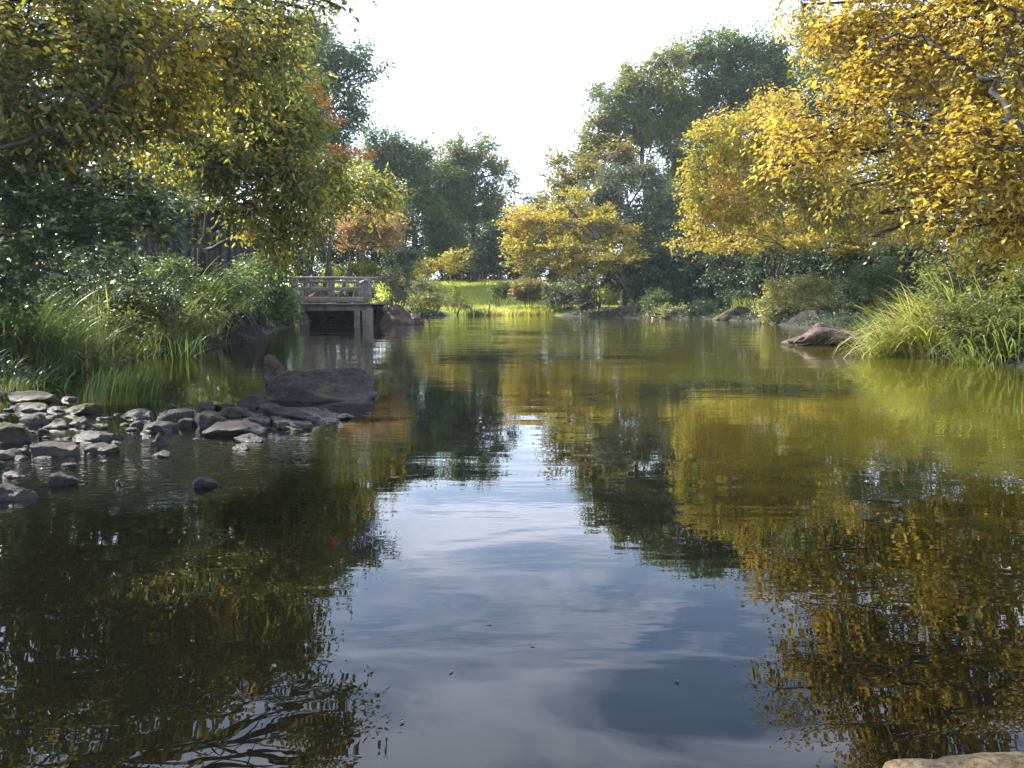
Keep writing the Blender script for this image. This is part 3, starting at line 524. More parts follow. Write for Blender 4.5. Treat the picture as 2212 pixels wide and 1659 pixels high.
# ================================================================== SHRUBS
shrub('shrub', 'dark leafy shrub at the left edge of the photo behind the deep grass', 'shrub', gb(10, 11), [(-40, 640, 110, 80, 10.5), (50, 640, 90, 70, 10.5), (100, 600, 80, 60, 11), (20, 700, 100, 40, 10)], 0.07, M_dark, B_dark, lai=3.2, spray=0.3, seed=41, group='dark shrubs on the left bank')
shrub('shrub', 'dark shrub with small glinting leaves behind the upright reeds on the left', 'shrub', gb(220, 12.5), [(170, 620, 90, 60, 12), (260, 600, 90, 60, 12.5), (230, 660, 90, 50, 12), (330, 640, 80, 50, 12.5), (180, 690, 70, 40, 11.6)], 0.07, M_dark, B_dark, lai=3.2, spray=0.3, seed=42, group='dark shrubs on the left bank')
shrub('shrub', 'mixed green shrub below the dark wooden shed wall', 'shrub', gb(410, 15), [(350, 600, 60, 36, 14.5), (420, 620, 80, 40, 14.5), (480, 640, 70, 50, 15), (400, 670, 80, 40, 14), (540, 600, 50, 40, 16)], 0.075, M_oak, B_dark, lai=2.8, spray=0.3, seed=43, group='dark shrubs on the left bank')
shrub('shrub', 'leafy green shrub hanging over the left end of the timber deck', 'shrub', gb(585, 25.2), [(560, 560, 50, 40, 24), (600, 600, 40, 40, 24.5), (560, 630, 50, 50, 24), (610, 645, 34, 36, 24.6), (625, 680, 22, 18, 24.8), (580, 670, 45, 26, 24.4), (545, 600, 40, 40, 23)], 0.11, M_oak, B_dark, lai=3.6, spray=0.35, seed=44, aspect=0.6)
shrub('shrub', 'tall dark evergreen shrub between the deck shrub and the orange maple', 'shrub', gb(630, 31), [(640, 540, 34, 50, 30), (610, 520, 40, 40, 30), (640, 590, 30, 26, 29.5), (590, 570, 30, 40, 30)], 0.12, M_dark, B_dark, lai=3.6, spray=0.4, seed=45)
for k, (x, c, l) in enumerate(((690, M_dark, 'dark hedge bush seen through the forked maple trunk'), (770, M_dark, 'dark hedge bush behind the blue grey pole'), (840, M_dark, 'dark hedge bush under the dark centre oak'))):
    shrub('hedge_bush', l, 'bush', gb(x, 45), [(x - 25, 550, 34, 34, 44), (x + 20, 545, 34, 34, 44), (x, 585, 50, 26, 43), (x - 10, 505, 50, 34, 45), (x + 20, 470, 45, 34, 46)], 0.17, c, B_dark, lai=4, spray=0.5, seed=46 + k, group='dark hedge behind the deck')
for k, (x, l) in enumerate(((-40, 'shadowed bush far left behind the green maple'), (110, 'shadowed bush behind the low maple branches on the left'), (250, 'shadowed bush left of the wooden shed'))):
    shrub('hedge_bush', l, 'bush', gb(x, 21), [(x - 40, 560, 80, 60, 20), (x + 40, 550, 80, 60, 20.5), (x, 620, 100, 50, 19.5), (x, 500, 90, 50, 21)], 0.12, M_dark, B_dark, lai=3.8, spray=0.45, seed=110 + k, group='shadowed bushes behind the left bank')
shrub('shrub', 'dark green shrub seen between the deck rails on the left', 'shrub', gb(690, 37), [(675, 625, 36, 22, 36), (705, 635, 30, 18, 36), (650, 640, 30, 20, 36)], 0.12, M_oak, B_dark, lai=4, spray=0.35, seed=90)
shrub('shrub', 'dark green shrub seen between the deck rails on the right', 'shrub', gb(765, 37), [(745, 628, 34, 22, 36), (780, 632, 30, 20, 36), (760, 645, 36, 12, 36)], 0.12, M_dark, B_dark, lai=4, spray=0.35, seed=91)
for k, (x, l) in enumerate(((890, 'dark bush behind the low spreading maple'), (950, 'dark bush left of the back lawn stakes'), (1010, 'dark bush behind the first back lawn stakes'), (1070, 'dark bush behind the last back lawn stakes'), (1130, 'dark bush between lawn and layered maple'), (1240, 'dark bush hidden behind the layered maple'), (1350, 'dark bush between layered maple and grey evergreen'))):
    Yk = 66 if x < 1200 else 52
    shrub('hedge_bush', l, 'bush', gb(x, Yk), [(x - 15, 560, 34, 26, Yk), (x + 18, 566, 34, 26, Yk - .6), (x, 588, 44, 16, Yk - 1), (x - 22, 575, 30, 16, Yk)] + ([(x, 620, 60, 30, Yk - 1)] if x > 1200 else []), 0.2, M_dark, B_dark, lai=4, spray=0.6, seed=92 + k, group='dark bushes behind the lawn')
shrub('shrub', 'bright yellow green shrub above the deck rail', 'shrub', gb(770, 33.5), [(740, 586, 36, 13, 32), (790, 580, 36, 16, 32), (825, 590, 24, 12, 32), (710, 592, 24, 9, 32)], 0.11, M_bushy, B_dark, lai=3.5, spray=0.3, seed=50)
shrub('shrub', 'rounded grey green shrub with pale top right of the blue grey pole', 'shrub', gb(865, 38), [(862, 552, 26, 26, 37), (885, 572, 22, 22, 37), (845, 575, 24, 22, 37), (865, 595, 34, 14, 37)], 0.13, M_grey, B_dark, lai=4, spray=0.35, seed=51)
shrub('shrub', 'grey green shrub right of the deck corner post', 'shrub', gb(850, 31), [(813, 628, 18, 24, 30), (835, 622, 26, 26, 29.5), (865, 618, 28, 24, 30), (850, 650, 30, 14, 29.5)], 0.10, M_grey, B_dark, lai=3.2, spray=0.35, seed=52, group='waterside shrubs right of the deck')
shrub('shrub', 'wide brownish green shrub overhanging the water right of the deck boulders', 'shrub', gb(915, 38), [(890, 630, 32, 26, 36), (925, 635, 34, 24, 36), (900, 655, 40, 16, 35.5), (950, 652, 26, 16, 36), (915, 612, 28, 14, 36)], 0.12, M_silver, B_dark, lai=2.8, spray=0.35, seed=53, group='waterside shrubs right of the deck')
shrub('shrub', 'small fresh green bush beside the left edge of the sunlit lawn', 'shrub', gb(982, 46.5), [(975, 640, 20, 14, 45.5), (995, 650, 16, 14, 45.5), (985, 620, 12, 12, 45.5, .6)], 0.13, M_bushy, B_dark, lai=3, spray=0.35, seed=54)
shrub('clipped_bush', 'small rounded green bush on the lawn left of the russet azalea', 'bush', gb(1082, 50), [(1080, 628, 22, 15, 49), (1096, 622, 16, 12, 49), (1085, 618, 16, 8, 49)], 0.12, M_oak, B_dark, lai=4, spray=0.2, seed=55, gap=0.1, sub=0)
shrub('clipped_azalea', 'large dome shaped russet azalea with golden top on the lawn', 'bush', gb(1142, 49), [(1142, 624, 36, 23, 48), (1125, 628, 24, 19, 48), (1162, 627, 22, 18, 48)], 0.11, M_azalea, B_dark, lai=5, spray=0.16, seed=56, gap=0.02, upn=0.9, sub=0)
shrub('shrub', 'bright green shrub behind the russet azalea', 'shrub', gb(1172, 54), [(1155, 582, 22, 14, 53), (1190, 580, 26, 14, 53), (1170, 596, 34, 14, 53), (1210, 595, 20, 16, 53)], 0.14, M_bushy, B_dark, lai=4, spray=0.35, seed=57)
shrub('shrub', 'pale leaved shrub leaning over the far shore rocks beside the azalea', 'shrub', gb(1215, 47.6), [(1200, 648, 26, 14, 46), (1228, 655, 24, 13, 45.6), (1190, 628, 20, 14, 46.5), (1225, 628, 28, 18, 46.5)], 0.12, M_grey, B_dark, lai=3.4, spray=0.3, seed=58)
shrub('shrub', 'dark open shrub with crooked stems under the layered maple', 'shrub', gb(1300, 46), [(1260, 615, 32, 22, 45), (1295, 600, 34, 24, 45), (1330, 605, 30, 24, 45), (1275, 640, 26, 14, 45), (1355, 590, 34, 20, 45.5)], 0.13, M_dark, B_dark, lai=3.0, spray=0.4, seed=59, gap=0.32, r0=0.06)
shrub('shrub', 'yellow green shrub glowing behind the crooked stems under the maple', 'shrub', gb(1335, 50), [(1325, 630, 36, 18, 49), (1350, 620, 26, 18, 49)], 0.14, M_bushy, B_dark, lai=3, spray=0.4, seed=60)
hx = [(1420, 40.5), (1500, 40), (1590, 38.5), (1680, 35), (1770, 31), (1860, 27), (1960, 24), (2080, 20), (2200, 17)]
hl = ['left end of the dark hedge, behind the leaning maple trunk', 'dark hedge bush above the far right shoreline rocks', 'dark hedge bush left of the slim maple trunk', 'dark hedge bush behind the slim maple trunk',
      'dark hedge bush right of the slim maple trunk above the pale azalea', 'dark hedge bush behind the arching silver grass', 'right end of the dark hedge under the golden tree', 'dark bush under the golden tree above the wild shrub', 'dark bush at the right edge under the golden tree']
for k, ((x, Y), l) in enumerate(zip(hx, hl)):
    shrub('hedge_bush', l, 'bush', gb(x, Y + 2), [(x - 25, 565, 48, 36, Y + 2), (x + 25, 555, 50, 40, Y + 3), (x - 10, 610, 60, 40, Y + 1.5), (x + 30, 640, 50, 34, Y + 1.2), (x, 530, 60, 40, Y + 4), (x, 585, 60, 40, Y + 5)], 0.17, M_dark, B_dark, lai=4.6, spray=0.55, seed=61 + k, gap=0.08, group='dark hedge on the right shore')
for k, (x, y, Y, w, h, m, l) in enumerate(((1440, 675, 38, 40, 9, M_silver, 'low pale shrub at the foot of the dark hedge'), (1415, 650, 38.5, 24, 20, M_oak, 'narrow green shrub just right of the leaning maple trunk'), (1520, 668, 37, 36, 12, M_dark, 'low dark shrub on the far right shoreline'),
                                           (1610, 650, 37, 40, 24, M_dark, 'shadowed shrub left of the pale azalea'), (1860, 640, 24, 50, 34, M_dark, 'dark green shrub behind the twin shore boulders'), (1900, 600, 22.5, 50, 34, M_oak, 'green shrub rising between azalea and golden tree'))):
    shrub('shrub', l, 'shrub', gb(x, Y + .8), [(x - w * .4, y, w * .7, h, Y), (x + w * .4, y - 3, w * .7, h, Y + .3), (x, y + h * .3, w * .6, h * .8, Y)], 0.0030 * Y, m, B_dark, lai=3.4, spray=0.011 * Y, seed=70 + k)
shrub('azalea_shrub', 'wide azalea with pale sunlit leaves above the two shore boulders', 'shrub', gb(1745, 29.6), [(1690, 632, 40, 28, 28.0), (1735, 618, 40, 22, 28.4), (1785, 628, 40, 26, 28.2), (1665, 668, 26, 20, 27.6), (1710, 668, 40, 20, 27.4), (1765, 655, 44, 20, 27.8), (1820, 650, 26, 22, 27.9), (1680, 650, 30, 24, 27.8)], 0.085, M_silver, B_dark, lai=4.5, spray=0.28, seed=80, aspect=0.6, gap=0.22, twigs=True)
shrub('wild_shrub', 'tall tangled green shrub above the arching grass at the right edge', 'shrub', gb(2130, 12), [(2060, 590, 60, 45, 11.4), (2130, 570, 70, 50, 11.6), (2200, 560, 60, 60, 11.4), (2120, 630, 80, 40, 11), (2200, 640, 70, 50, 10.8), (2040, 640, 46, 34, 11), (2260, 600, 60, 90, 10.5)], 0.06, M_weed, B_dark, lai=2.8, spray=0.28, seed=81, aspect=0.45, twigs=True, gap=0.28)
shrub('wild_shrub', 'low straw green weeds spilling down the right bank to the water', 'shrub', gb(2140, 10.6), [(2060, 690, 50, 32, 10.4), (2120, 690, 60, 36, 10.2), (2190, 700, 60, 40, 10), (2090, 725, 50, 22, 10), (2240, 730, 50, 40, 9.8)], 0.05, M_weed, B_dark, lai=2.4, spray=0.24, seed=82, aspect=0.4, twigs=True, gap=0.3)
shrub('wild_shrub', 'tangle of weeds among the grasses in the middle of the left bank', 'shrub', gb(300, 12.4), [(250, 700, 70, 34, 11.8), (330, 690, 70, 34, 12.2), (400, 700, 50, 26, 13), (200, 735, 60, 22, 11), (310, 730, 60, 20, 11.6)], 0.055, M_weed, B_dark, lai=2.4, spray=0.24, seed=83, aspect=0.5, twigs=True, gap=0.3)

# ================================================================== GRASSES
def A(n): return n
GR = 'arching grass clumps on the left bank'
grass_clump('grass_clump', 'arching grass clump with lit yellow crest drooping over the dark angular boulder', 430, 700, 14.6, 420, 1.75, 0.014, 0.40, M_grassl, 0.0, 0.9, (0.35, 2.5), GR)
grass_clump('grass_clump', 'arching grey green grass clump left of the crested one', 345, 700, 13.2, 380, 1.35, 0.013, 0.50, M_grassl, -0.1, 1.1, (0.4, 2.4), GR)
grass_clump('grass_clump', 'grass clump with white glinting blades in the middle of the left bank', 240, 715, 12.2, 380, 1.2, 0.013, 0.5, M_grassl, -0.2, 1.3, (0.4, 2.4), GR)
grass_clump('grass_clump', 'tuft of tall upright bright green reeds on the left bank', 190, 720, 10.8, 60, 1.25, 0.016, 0.22, M_grassy, 0.2, 2.0, (0.10, 0.35), GR)
grass_clump('grass_clump', 'low drooping grass fringe over the water below the weeds', 270, 752, 11.3, 420, 0.75, 0.011, 1.0, M_grassd, -0.5, 1.2, (0.5, 1.9), GR)
grass_clump('grass_clump', 'dense deep green grass mound sweeping right, nearest on the left bank', 60, 800, 8.8, 900, 1.15, 0.010, 0.6, M_grassd, -0.1, 0.8, (0.7, 2.3), GR)
grass_clump('grass_clump', 'deep green grass mound cut by the left edge of the photo', -40, 800, 8.6, 700, 1.2, 0.010, 0.6, M_grassd, 0.0, 0.9, (0.6, 2.2), GR)
grass_clump('grass_clump', 'deep green grass mound behind the nearest one', 120, 770, 9.8, 600, 1.1, 0.011, 0.6, M_grassd, -0.1, 0.9, (0.6, 2.2), GR)
grass_clump('grass_clump', 'short shaded grass at the left edge behind the flat tan stone', 15, 838, 7.3, 260, 0.5, 0.012, 0.7, M_grassd, 0.0, 1.4, (0.5, 2.0), GR)
grass_clump('sedge_clump', 'upright green sedge growing among the flat stones at the left', 255, 886, 6.0, 240, 0.36, 0.009, 0.24, M_sedge, 0.2, 1.5, (0.2, 1.1), z=0.02, spready=0.14, cat='sedge')
grass_clump('sedge_clump', 'thin sedge tuft leaning right beside the wet white stone', 318, 878, 6.1, 60, 0.38, 0.009, 0.10, M_sedge, 0.1, 0.7, (0.3, 1.1), z=0.02, spready=0.06, cat='sedge')
grass_clump('sedge_clump', 'small dry grass tuft on the flat tan stone', 40, 862, 6.5, 70, 0.16, 0.006, 0.25, M_weed, 0.2, 2.2, (0.3, 1.2), z=0.06, spready=0.1, cat='sedge')
grass_clump('grass_clump', 'shadowed grass tuft on the bank right behind the peaked boulder', 1850, 712, 18.5, 300, 0.7, 0.016, 1.2, M_grassd, math.pi, 1.6, (0.3, 1.7))
GR2 = 'arching grass clumps on the right bank'
grass_clump('grass_clump', 'sunlit silvery yellow grass fountain arching left over the water', 1975, 735, 11.4, 620, 1.3, 0.015, 0.45, M_grassy, math.pi, 0.8, (0.5, 2.5), GR2)
grass_clump('grass_clump', 'sunlit pale grass clump just right of the grass fountain', 2045, 720, 11.2, 420, 1.35, 0.014, 0.5, M_grassy, math.pi, 1.0, (0.45, 2.2), GR2)
grass_clump('grass_clump', 'low bright yellow green tuft hanging to the water under the grass fountain', 1925, 744, 11.5, 260, 0.7, 0.012, 0.4, M_grassy, math.pi, 1.0, (0.5, 1.8), GR2)
grass_clump('grass_clump', 'grey green grass drooping to the water at the right edge', 2170, 745, 10.0, 420, 0.95, 0.012, 0.6, M_grassl, math.pi + .3, 0.9, (0.6, 2.4), GR2)
grass_clump('grass_clump', 'short fresh green grass tuft at the waterline between stone and right edge', 2110, 768, 9.9, 120, 0.35, 0.010, 0.3, M_bushy, math.pi, 1.6, (0.3, 1.3), GR2)
grass_clump('grass_clump', 'thin pale grass blades standing above the weeds on the right', 2090, 640, 11.3, 60, 1.1, 0.014, 0.6, M_grassy, math.pi, 0.9, (0.3, 1.6), GR2)
grass_clump('grass_clump', 'small spiky green grass tuft behind the mossy shore boulder', 1612, 668, 36, 120, 1.0, 0.04, 0.6, M_grassy, math.pi, 2.0, (0.2, 1.2))
for k, (x, w, m, l) in enumerate(((1040, .8, M_grassd, 'dark green waterside tuft beside the pale shore rock'), (1062, .9, M_grassy, 'yellow green waterside tuft right of the dark one'), (1095, 1.2, M_lawn, 'bright waterside grass below the path patch'), (1130, 1.2, M_lawn, 'bright waterside grass below the russet azalea'), (1165, 1.1, M_lawn, 'bright waterside grass beside the far shore rocks'))):
    grass_clump('waterside_grass', l, x, 670, 46.6 if k > 1 else 45.6, 420, 0.62, 0.035, w, m, 0, 3.1, (0.1, 0.9), 'tufts along the lawn shore', 'grass tuft', spready=0.5)
def lawn():
    n = 90000; x = rng.uniform(-15, 7, n); y = 46.6 + rng.random(n) ** 1.0 * 19; z = height(x, y); k = z > 0.05
    k &= ~((np.abs(x - 0.5 - (y - 48) * .1) < 1.6) & (np.abs(y - 47.7) < 0.5))
    x, y, z = x[k], y[k], z[k]; n = len(x)
    v, f = grass_blades(np.stack([x, y, z - .02], 1), rng.uniform(0.10, 0.30, n), rng.uniform(0, .5, n), rng.uniform(.2, 1.2, n), rng.uniform(0, 6.28, n), np.full(n, .035), 3)
    tag(link('lawn_grass', mesh_np('lawn_grass', v, [f]), M_lawn), 'sunlit bright green lawn grass on the far slope', 'grass', None, 'stuff')
lawn()
def bankcover():
    n = 260000; x = rng.uniform(-16, 16, n); y = rng.uniform(4, 44, n); d = sdf(x, y); k = (d > 0.05) & (d < 5); x, y = x[k], y[k]; z = height(x, y); n = len(x)
    print('cover', n)
    sz = 0.03 + 0.0022 * y; p = np.stack([x, y, z + rng.random(n) * 0.06], 1); dr = rng.normal(size=(n, 3)); dr[:, 2] *= .4; nr = rng.normal(size=(n, 3)) * .6; nr[:, 2] += 1
    me = leaves_mesh('ground_cover', p, dr, nr, sz * rng.uniform(.6, 1.3, n), 0.6, 'diamond'); tag(link('ground_cover', me, M_dark), 'low leafy ground cover and litter on the banks', 'ground cover', None, 'stuff')
bankcover()

# ================================================================== ROCKS
import bmesh
ICO = {}
def ico(k):
    if k not in ICO:
        b = bmesh.new(); bmesh.ops.create_icosphere(b, subdivisions=k, radius=1)
        ICO[k] = (np.array([v.co for v in b.verts]), np.array([[v.index for v in f.verts] for f in b.faces])); b.free()
    return ICO[k]
R_brown = rock_mat('brown_rock', (0.028, 0.020, 0.016), (0.095, 0.070, 0.058), 0.0)
R_pinkish = rock_mat('warm_rock', (0.045, 0.030, 0.023), (0.16, 0.112, 0.090), 0.0)
R_mossy = rock_mat('mossy_rock', (0.03, 0.024, 0.018), (0.10, 0.08, 0.065), 0.55)
R_dark = rock_mat('dark_rock', (0.010, 0.008, 0.007), (0.045, 0.036, 0.031), 0.08)
R_grey = rock_mat('grey_stone', (0.008, 0.0065, 0.005), (0.050, 0.042, 0.032), 0.0, scale=2)
R_greym = rock_mat('grey_mossy_stone', (0.009, 0.008, 0.005), (0.05, 0.043, 0.030), 0.5, (0.06, 0.058, 0.010), scale=2)
R_wet = rock_mat('wet_stone', (0.005, 0.004, 0.0035), (0.028, 0.025, 0.021), 0.0, scale=2)
DOME = [(0, .25), (.12, .62), (.3, .92), (.5, 1), (.7, .92), (.88, .62), (1, .25)]
def rock(name, label, x0, x1, yt, yb, mat, prof=None, dep=0.75, boxy=3.0, cuts=12, ns=0.045, k=5, seed=0, group=None, cat='rock', Yf=None, rot=0.0, bury=0.12):
    g = gnd((x0 + x1) / 2, yb) if Yf is None else at((x0 + x1) / 2, yb, Yf); Y = g[1]
    w = (x1 - x0) / FPX * Y * 1.02; dp = w * dep; Yc = Y + dp * 0.42; c = at((x0 + x1) / 2, yt, Yc); sc = Yc / Y
    h = c[2]; z0 = 0.0 if Yf is None else min(g[2], h - 0.05)
    V, F = ico(k); r = np.random.default_rng(seed * 13 + 5); v = V / ((np.abs(V) ** boxy).sum(1) ** (1 / boxy))[:, None]
    for _ in range(cuts):
        n = unit(r.normal(size=3) * np.array((1, 1, .8))); off = r.uniform(0.52, 0.84) * np.abs(v @ n).max(); v = v - np.maximum(v @ n - off, 0)[:, None] * n
    v = v / np.abs(v).max(0)
    q = v * 2.2 + seed * 7.7
    v = v * (1 + ns * fbm(q, seed, 4) * 1.0 - ns * 1.2 * np.abs(vnoise(q * 1.6 + 3, seed + 9)))[:, None]
    v = v / np.abs(v).max(0)
    t = (v[:, 0] + 1) / 2; pr = np.array(prof or DOME); hp = np.interp(t, pr[:, 0], pr[:, 1])
    zn = (1 - np.minimum(np.abs(v[:, 0]), .98) ** 2.4) ** (1 / 2.4); zz = np.clip(v[:, 2] / zn, -1.2, 1.06)
    top = zz > 0
    bi = np.clip((t * 20).astype(int), 0, 19); mx_ = np.array([max([*zz[bi == q_], .15]) for q_ in range(20)]); mx_ = np.convolve(np.pad(mx_, 1, 'edge'), [.25, .5, .25], 'valid')
    zz = np.where(top, zz / np.interp(t, (np.arange(20) + .5) / 20, mx_), zz)
    z = np.where(top, zz * hp * (h - z0) , zz * bury * max(1, w)) + z0
    x, y = v[:, 0] * w / 2, v[:, 1] * dp / 2
    # surface detail in metres
    P3 = np.stack([x, y, z], 1) / w * 7 + seed; e = fbm(P3, seed + 2, 5)[:, None] * 0.022 * w * unit(np.stack([v[:, 0], v[:, 1], v[:, 2]], 1))
    p = np.stack([x, y, z], 1) + e
    cc, ss = math.cos(rot), math.sin(rot); p = np.stack([p[:, 0] * cc - p[:, 1] * ss, p[:, 0] * ss + p[:, 1] * cc, p[:, 2]], 1)
    me = mesh_np(name, p, [F]); o = link(name, me, mat, smooth=False); o.location = (c[0], Yc, 0.0); tag(o, label, cat, group); return o
BR = 'large rocks round the pond'
rock('boulder', 'big flat topped dark boulder in the water beyond the small stones', 570, 838, 795, 866, R_dark, [(0, .15), (.05, .5), (.15, .88), (.3, .97), (.68, 1), (.80, .78), (.90, .38), (.96, .16), (1, .05)], 0.8, cuts=3, boxy=2.3, k=5, seed=3, ns=.05, group=BR)
rock('boulder', 'upright reddish rock standing in the water behind the big flat topped boulder', 572, 614, 765, 829, R_brown, [(0, .9), (.25, 1), (.6, .93), (.85, .8), (1, .6)], 0.8, cuts=5, boxy=4, seed=4, group=BR)
rock('boulder', 'dark angular boulder with moss crest under the arching grass', 452, 577, 672, 742, R_dark, [(0, .7), (.25, .95), (.5, 1), (.72, .97), (.82, .6), (.93, .3), (1, .08)], 0.7, k=5, seed=5, group=BR)
rock('boulder', 'tapering brown rock under the left end of the deck', 640, 672, 658, 704, R_brown, [(0, .9), (.3, 1), (.6, .7), (1, .15)], 0.8, seed=6, group=BR)
rock('boulder', 'rounded dark boulder in the water right of the deck posts', 820, 898, 656, 702, R_brown, [(0, .15), (.15, .6), (.38, 1), (.55, .92), (.8, .5), (1, .1)], 0.7, k=5, seed=7, group=BR)
rock('boulder', 'small grey rock touching the right side of the rounded deck boulder', 882, 921, 677, 701, R_brown, [(0, .6), (.3, 1), (.6, .85), (1, .1)], 0.8, seed=8, group=BR)
rock('boulder', 'blocky rock wedged between the deck pier and the rounded boulder', 808, 836, 664, 700, R_dark, [(0, .95), (.5, 1), (1, .7)], 0.8, seed=9, group=BR)
rock('boulder', 'wide pale rock with a yellow patch on the far shore left of the lawn', 955, 1026, 655, 679, R_brown, [(0, .6), (.25, .95), (.5, .9), (.85, .85), (1, .3)], 0.6, seed=10, group=BR)
rock('boulder', 'pale rock at the right end of the lawn shore', 1180, 1212, 658, 680, R_pinkish, [(0, .6), (.3, 1), (.6, .9), (1, .5)], 0.7, seed=11, group=BR)
rock('boulder', 'dark rock under the pale leaved shrub on the far shore', 1208, 1256, 662, 681, R_dark, None, 0.7, seed=12, group=BR)
rock('boulder', 'dark tall rock beneath the crooked stems of the far shrub', 1252, 1304, 652, 683, R_dark, [(0, .7), (.3, 1), (.6, .9), (.85, .95), (1, .3)], 0.7, seed=13, group=BR)
rock('boulder', 'long low rock at the foot of the leaning maple trunk', 1300, 1400, 662, 686, R_brown, [(0, .3), (.15, .75), (.4, 1), (.7, .95), (1, .5)], 0.5, seed=14, group=BR)
rock('boulder', 'low dark rock right of the leaning maple trunk', 1392, 1462, 666, 687, R_dark, None, 0.5, seed=15, group=BR)
rock('boulder', 'small rounded shaded rock below the middle of the dark hedge', 1484, 1516, 663, 688, R_brown, None, 0.7, seed=16, group=BR)
rock('boulder', 'low mossy orange topped boulder at the left foot of the pale azalea', 1538, 1638, 661, 692, R_mossy, [(0, .05), (.15, .42), (.33, .82), (.55, 1), (.85, .92), (1, .5)], 0.6, cuts=5, k=5, seed=17, group=BR)
rock('boulder', 'small pale rock at the waterline under the azalea', 1640, 1674, 683, 698, R_pinkish, None, 0.7, seed=18, group=BR)
rock('boulder', 'dark rounded boulder right under the azalea, behind the peaked one', 1694, 1840, 671, 706, R_dark, [(0, .1), (.12, .5), (.3, .95), (.5, 1), (.85, .9), (1, .7)], 0.55, cuts=5, k=5, seed=19, group=BR)
rock('boulder', 'peaked brown boulder standing in the water at the right', 1689, 1864, 694, 747, R_pinkish, [(0, .04), (.1, .25), (.25, .6), (.38, .95), (.43, 1), (.52, .88), (.7, .72), (.86, .52), (.95, .3), (1, .08)], 0.6, k=5, seed=20, ns=.09, group=BR, boxy=2.4, cuts=5)
rock('boulder', 'dark blocky stone at the waterline under the grass fountain', 1996, 2040, 744, 768, R_dark, None, 0.8, seed=21, group=BR)
rock('boulder', 'tiny pale stone at the waterline left of the dark blocky stone', 1931, 1962, 748, 758, R_pinkish, None, 0.8, seed=22, group=BR, k=3)
rock('boulder', 'flat sandy slab at the waterline right of the dark blocky stone', 2036, 2110, 760, 776, R_pinkish, [(0, .6), (.5, 1), (1, .4)], 0.7, seed=23, group=BR)
rock('boulder', 'grey stone lying behind the deck rails', 662, 712, 630, 648, R_pinkish, None, 0.7, seed=24, group=BR, Yf=29.8)
rock('foreground_rock', 'pale smooth rim of rock in the bottom right corner of the photo', 1880, 2620, 1682, 1800, rock_mat('tan_rock', (0.11, 0.07, 0.03), (0.19, 0.14, 0.08), 0.0, scale=3, wet=False), [(0, .1), (.08, .6), (.2, .9), (.4, 1), (1, 1)], 0.35, cuts=1, boxy=4, ns=.03, seed=25, k=5)
SG = 'stones in the shallows at the left'
ST = [ # x0,x1,ytop,ybase,material,label
 (11,124,840,871,R_grey,'large flat tan stone at the back of the shallows, left edge'), (27,106,867,889,R_greym,'long mossy stone just in front of the flat tan one'),
 (47,106,889,917,R_grey,'rounded grey stone right of the big mossy block'), (-24,79,902,959,R_greym,'big mossy block at the left edge of the photo'),
 (105,142,876,889,R_grey,'small flat stone between the mossy stones and the dark ledge'), (134,165,854,866,R_grey,'small pale stone lying on the dark mossy ledge'),
 (139,224,864,896,R_greym,'dark mossy ledge stone left of the sedge'), (93,156,900,926,R_wet,'low wet stone in front of the dark ledge'), (154,190,896,922,R_wet,'upright wet stone beside a bright glint'),
 (80,105,921,945,R_wet,'small leaning wet slab beside the big mossy block'), (198,233,913,927,R_wet,'small dark stone behind the flat wet slab'), (156,258,928,953,R_wet,'flat wet slab glistening in the shallows'),
 (188,266,953,980,R_wet,'low dark stone in the middle of the bright glitter'), (60,172,950,986,R_grey,'broad flat stone carrying an orange leaf'), (-14,38,966,992,R_grey,'square stone at the left edge below the mossy block'),
 (29,62,964,983,R_wet,'small dark stone wedged behind the reddish stick'), (-16,12,991,1010,R_wet,'small wet stone cut by the left edge'), (-2,57,1015,1033,R_wet,'low speckled stone near the left edge below the glitter'),
 (106,166,1012,1050,R_wet,'dark stone in the water below the glitter'), (-40,80,1037,1082,R_wet,'nearest large wet stone at the left edge'), (246,262,1033,1047,R_wet,'tiny stone poking out right of the glitter'),
 (262,341,876,904,R_wet,'wet whitish stone at the foot of the sedge'), (280,313,905,927,R_wet,'small wet stone in front of the whitish one'), (311,380,907,935,R_grey,'low slab carrying a tan leaf'),
 (327,361,929,963,R_wet,'pointed dark stone standing alone in front of the slab'), (330,375,970,988,R_wet,'flat submerged looking stone in front of the pointed one'), (423,466,1025,1054,R_wet,'lone wet stone nearest the middle of the photo'),
 (352,437,876,916,R_grey,'large flat grey stone at the left of the stone spit'), (417,487,882,923,R_grey,'grey stone in the middle of the spit, right of the large flat one'), (421,462,863,885,R_grey,'small domed stone at the back of the spit'),
 (469,511,866,884,R_greym,'yellow mossed stone at the back of the spit'), (518,584,845,885,R_grey,'tallest rounded stone of the spit'), (474,528,873,903,R_greym,'low stone under the tallest rounded one'),
 (513,552,878,901,R_grey,'small brown stone in the heart of the spit'), (555,615,867,896,R_grey,'angular stone right of the tallest rounded one'), (582,728,865,912,R_grey,'long stone sloping down to the right tip of the spit'),
 (528,584,891,918,R_wet,'wet stone in front of the angular one'), (582,637,893,916,R_grey,'flat stone in front of the long sloping one'), (672,720,873,899,R_wet,'peaked stone behind the tip of the spit'),
 (709,759,890,906,R_wet,'last low stone at the right tip of the spit'), (594,679,901,928,R_grey,'smooth low stone with two fallen leaves'), (450,564,902,943,R_wet,'smooth dark hump in front of the spit'),
 (506,574,933,956,R_wet,'oval wet stone in front of the dark hump'), (506,540,955,973,R_wet,'small wet stone nearest in front of the oval one'), (389,423,900,922,R_wet,'small wet stone between two flat grey ones')]
rr = random.Random(4)
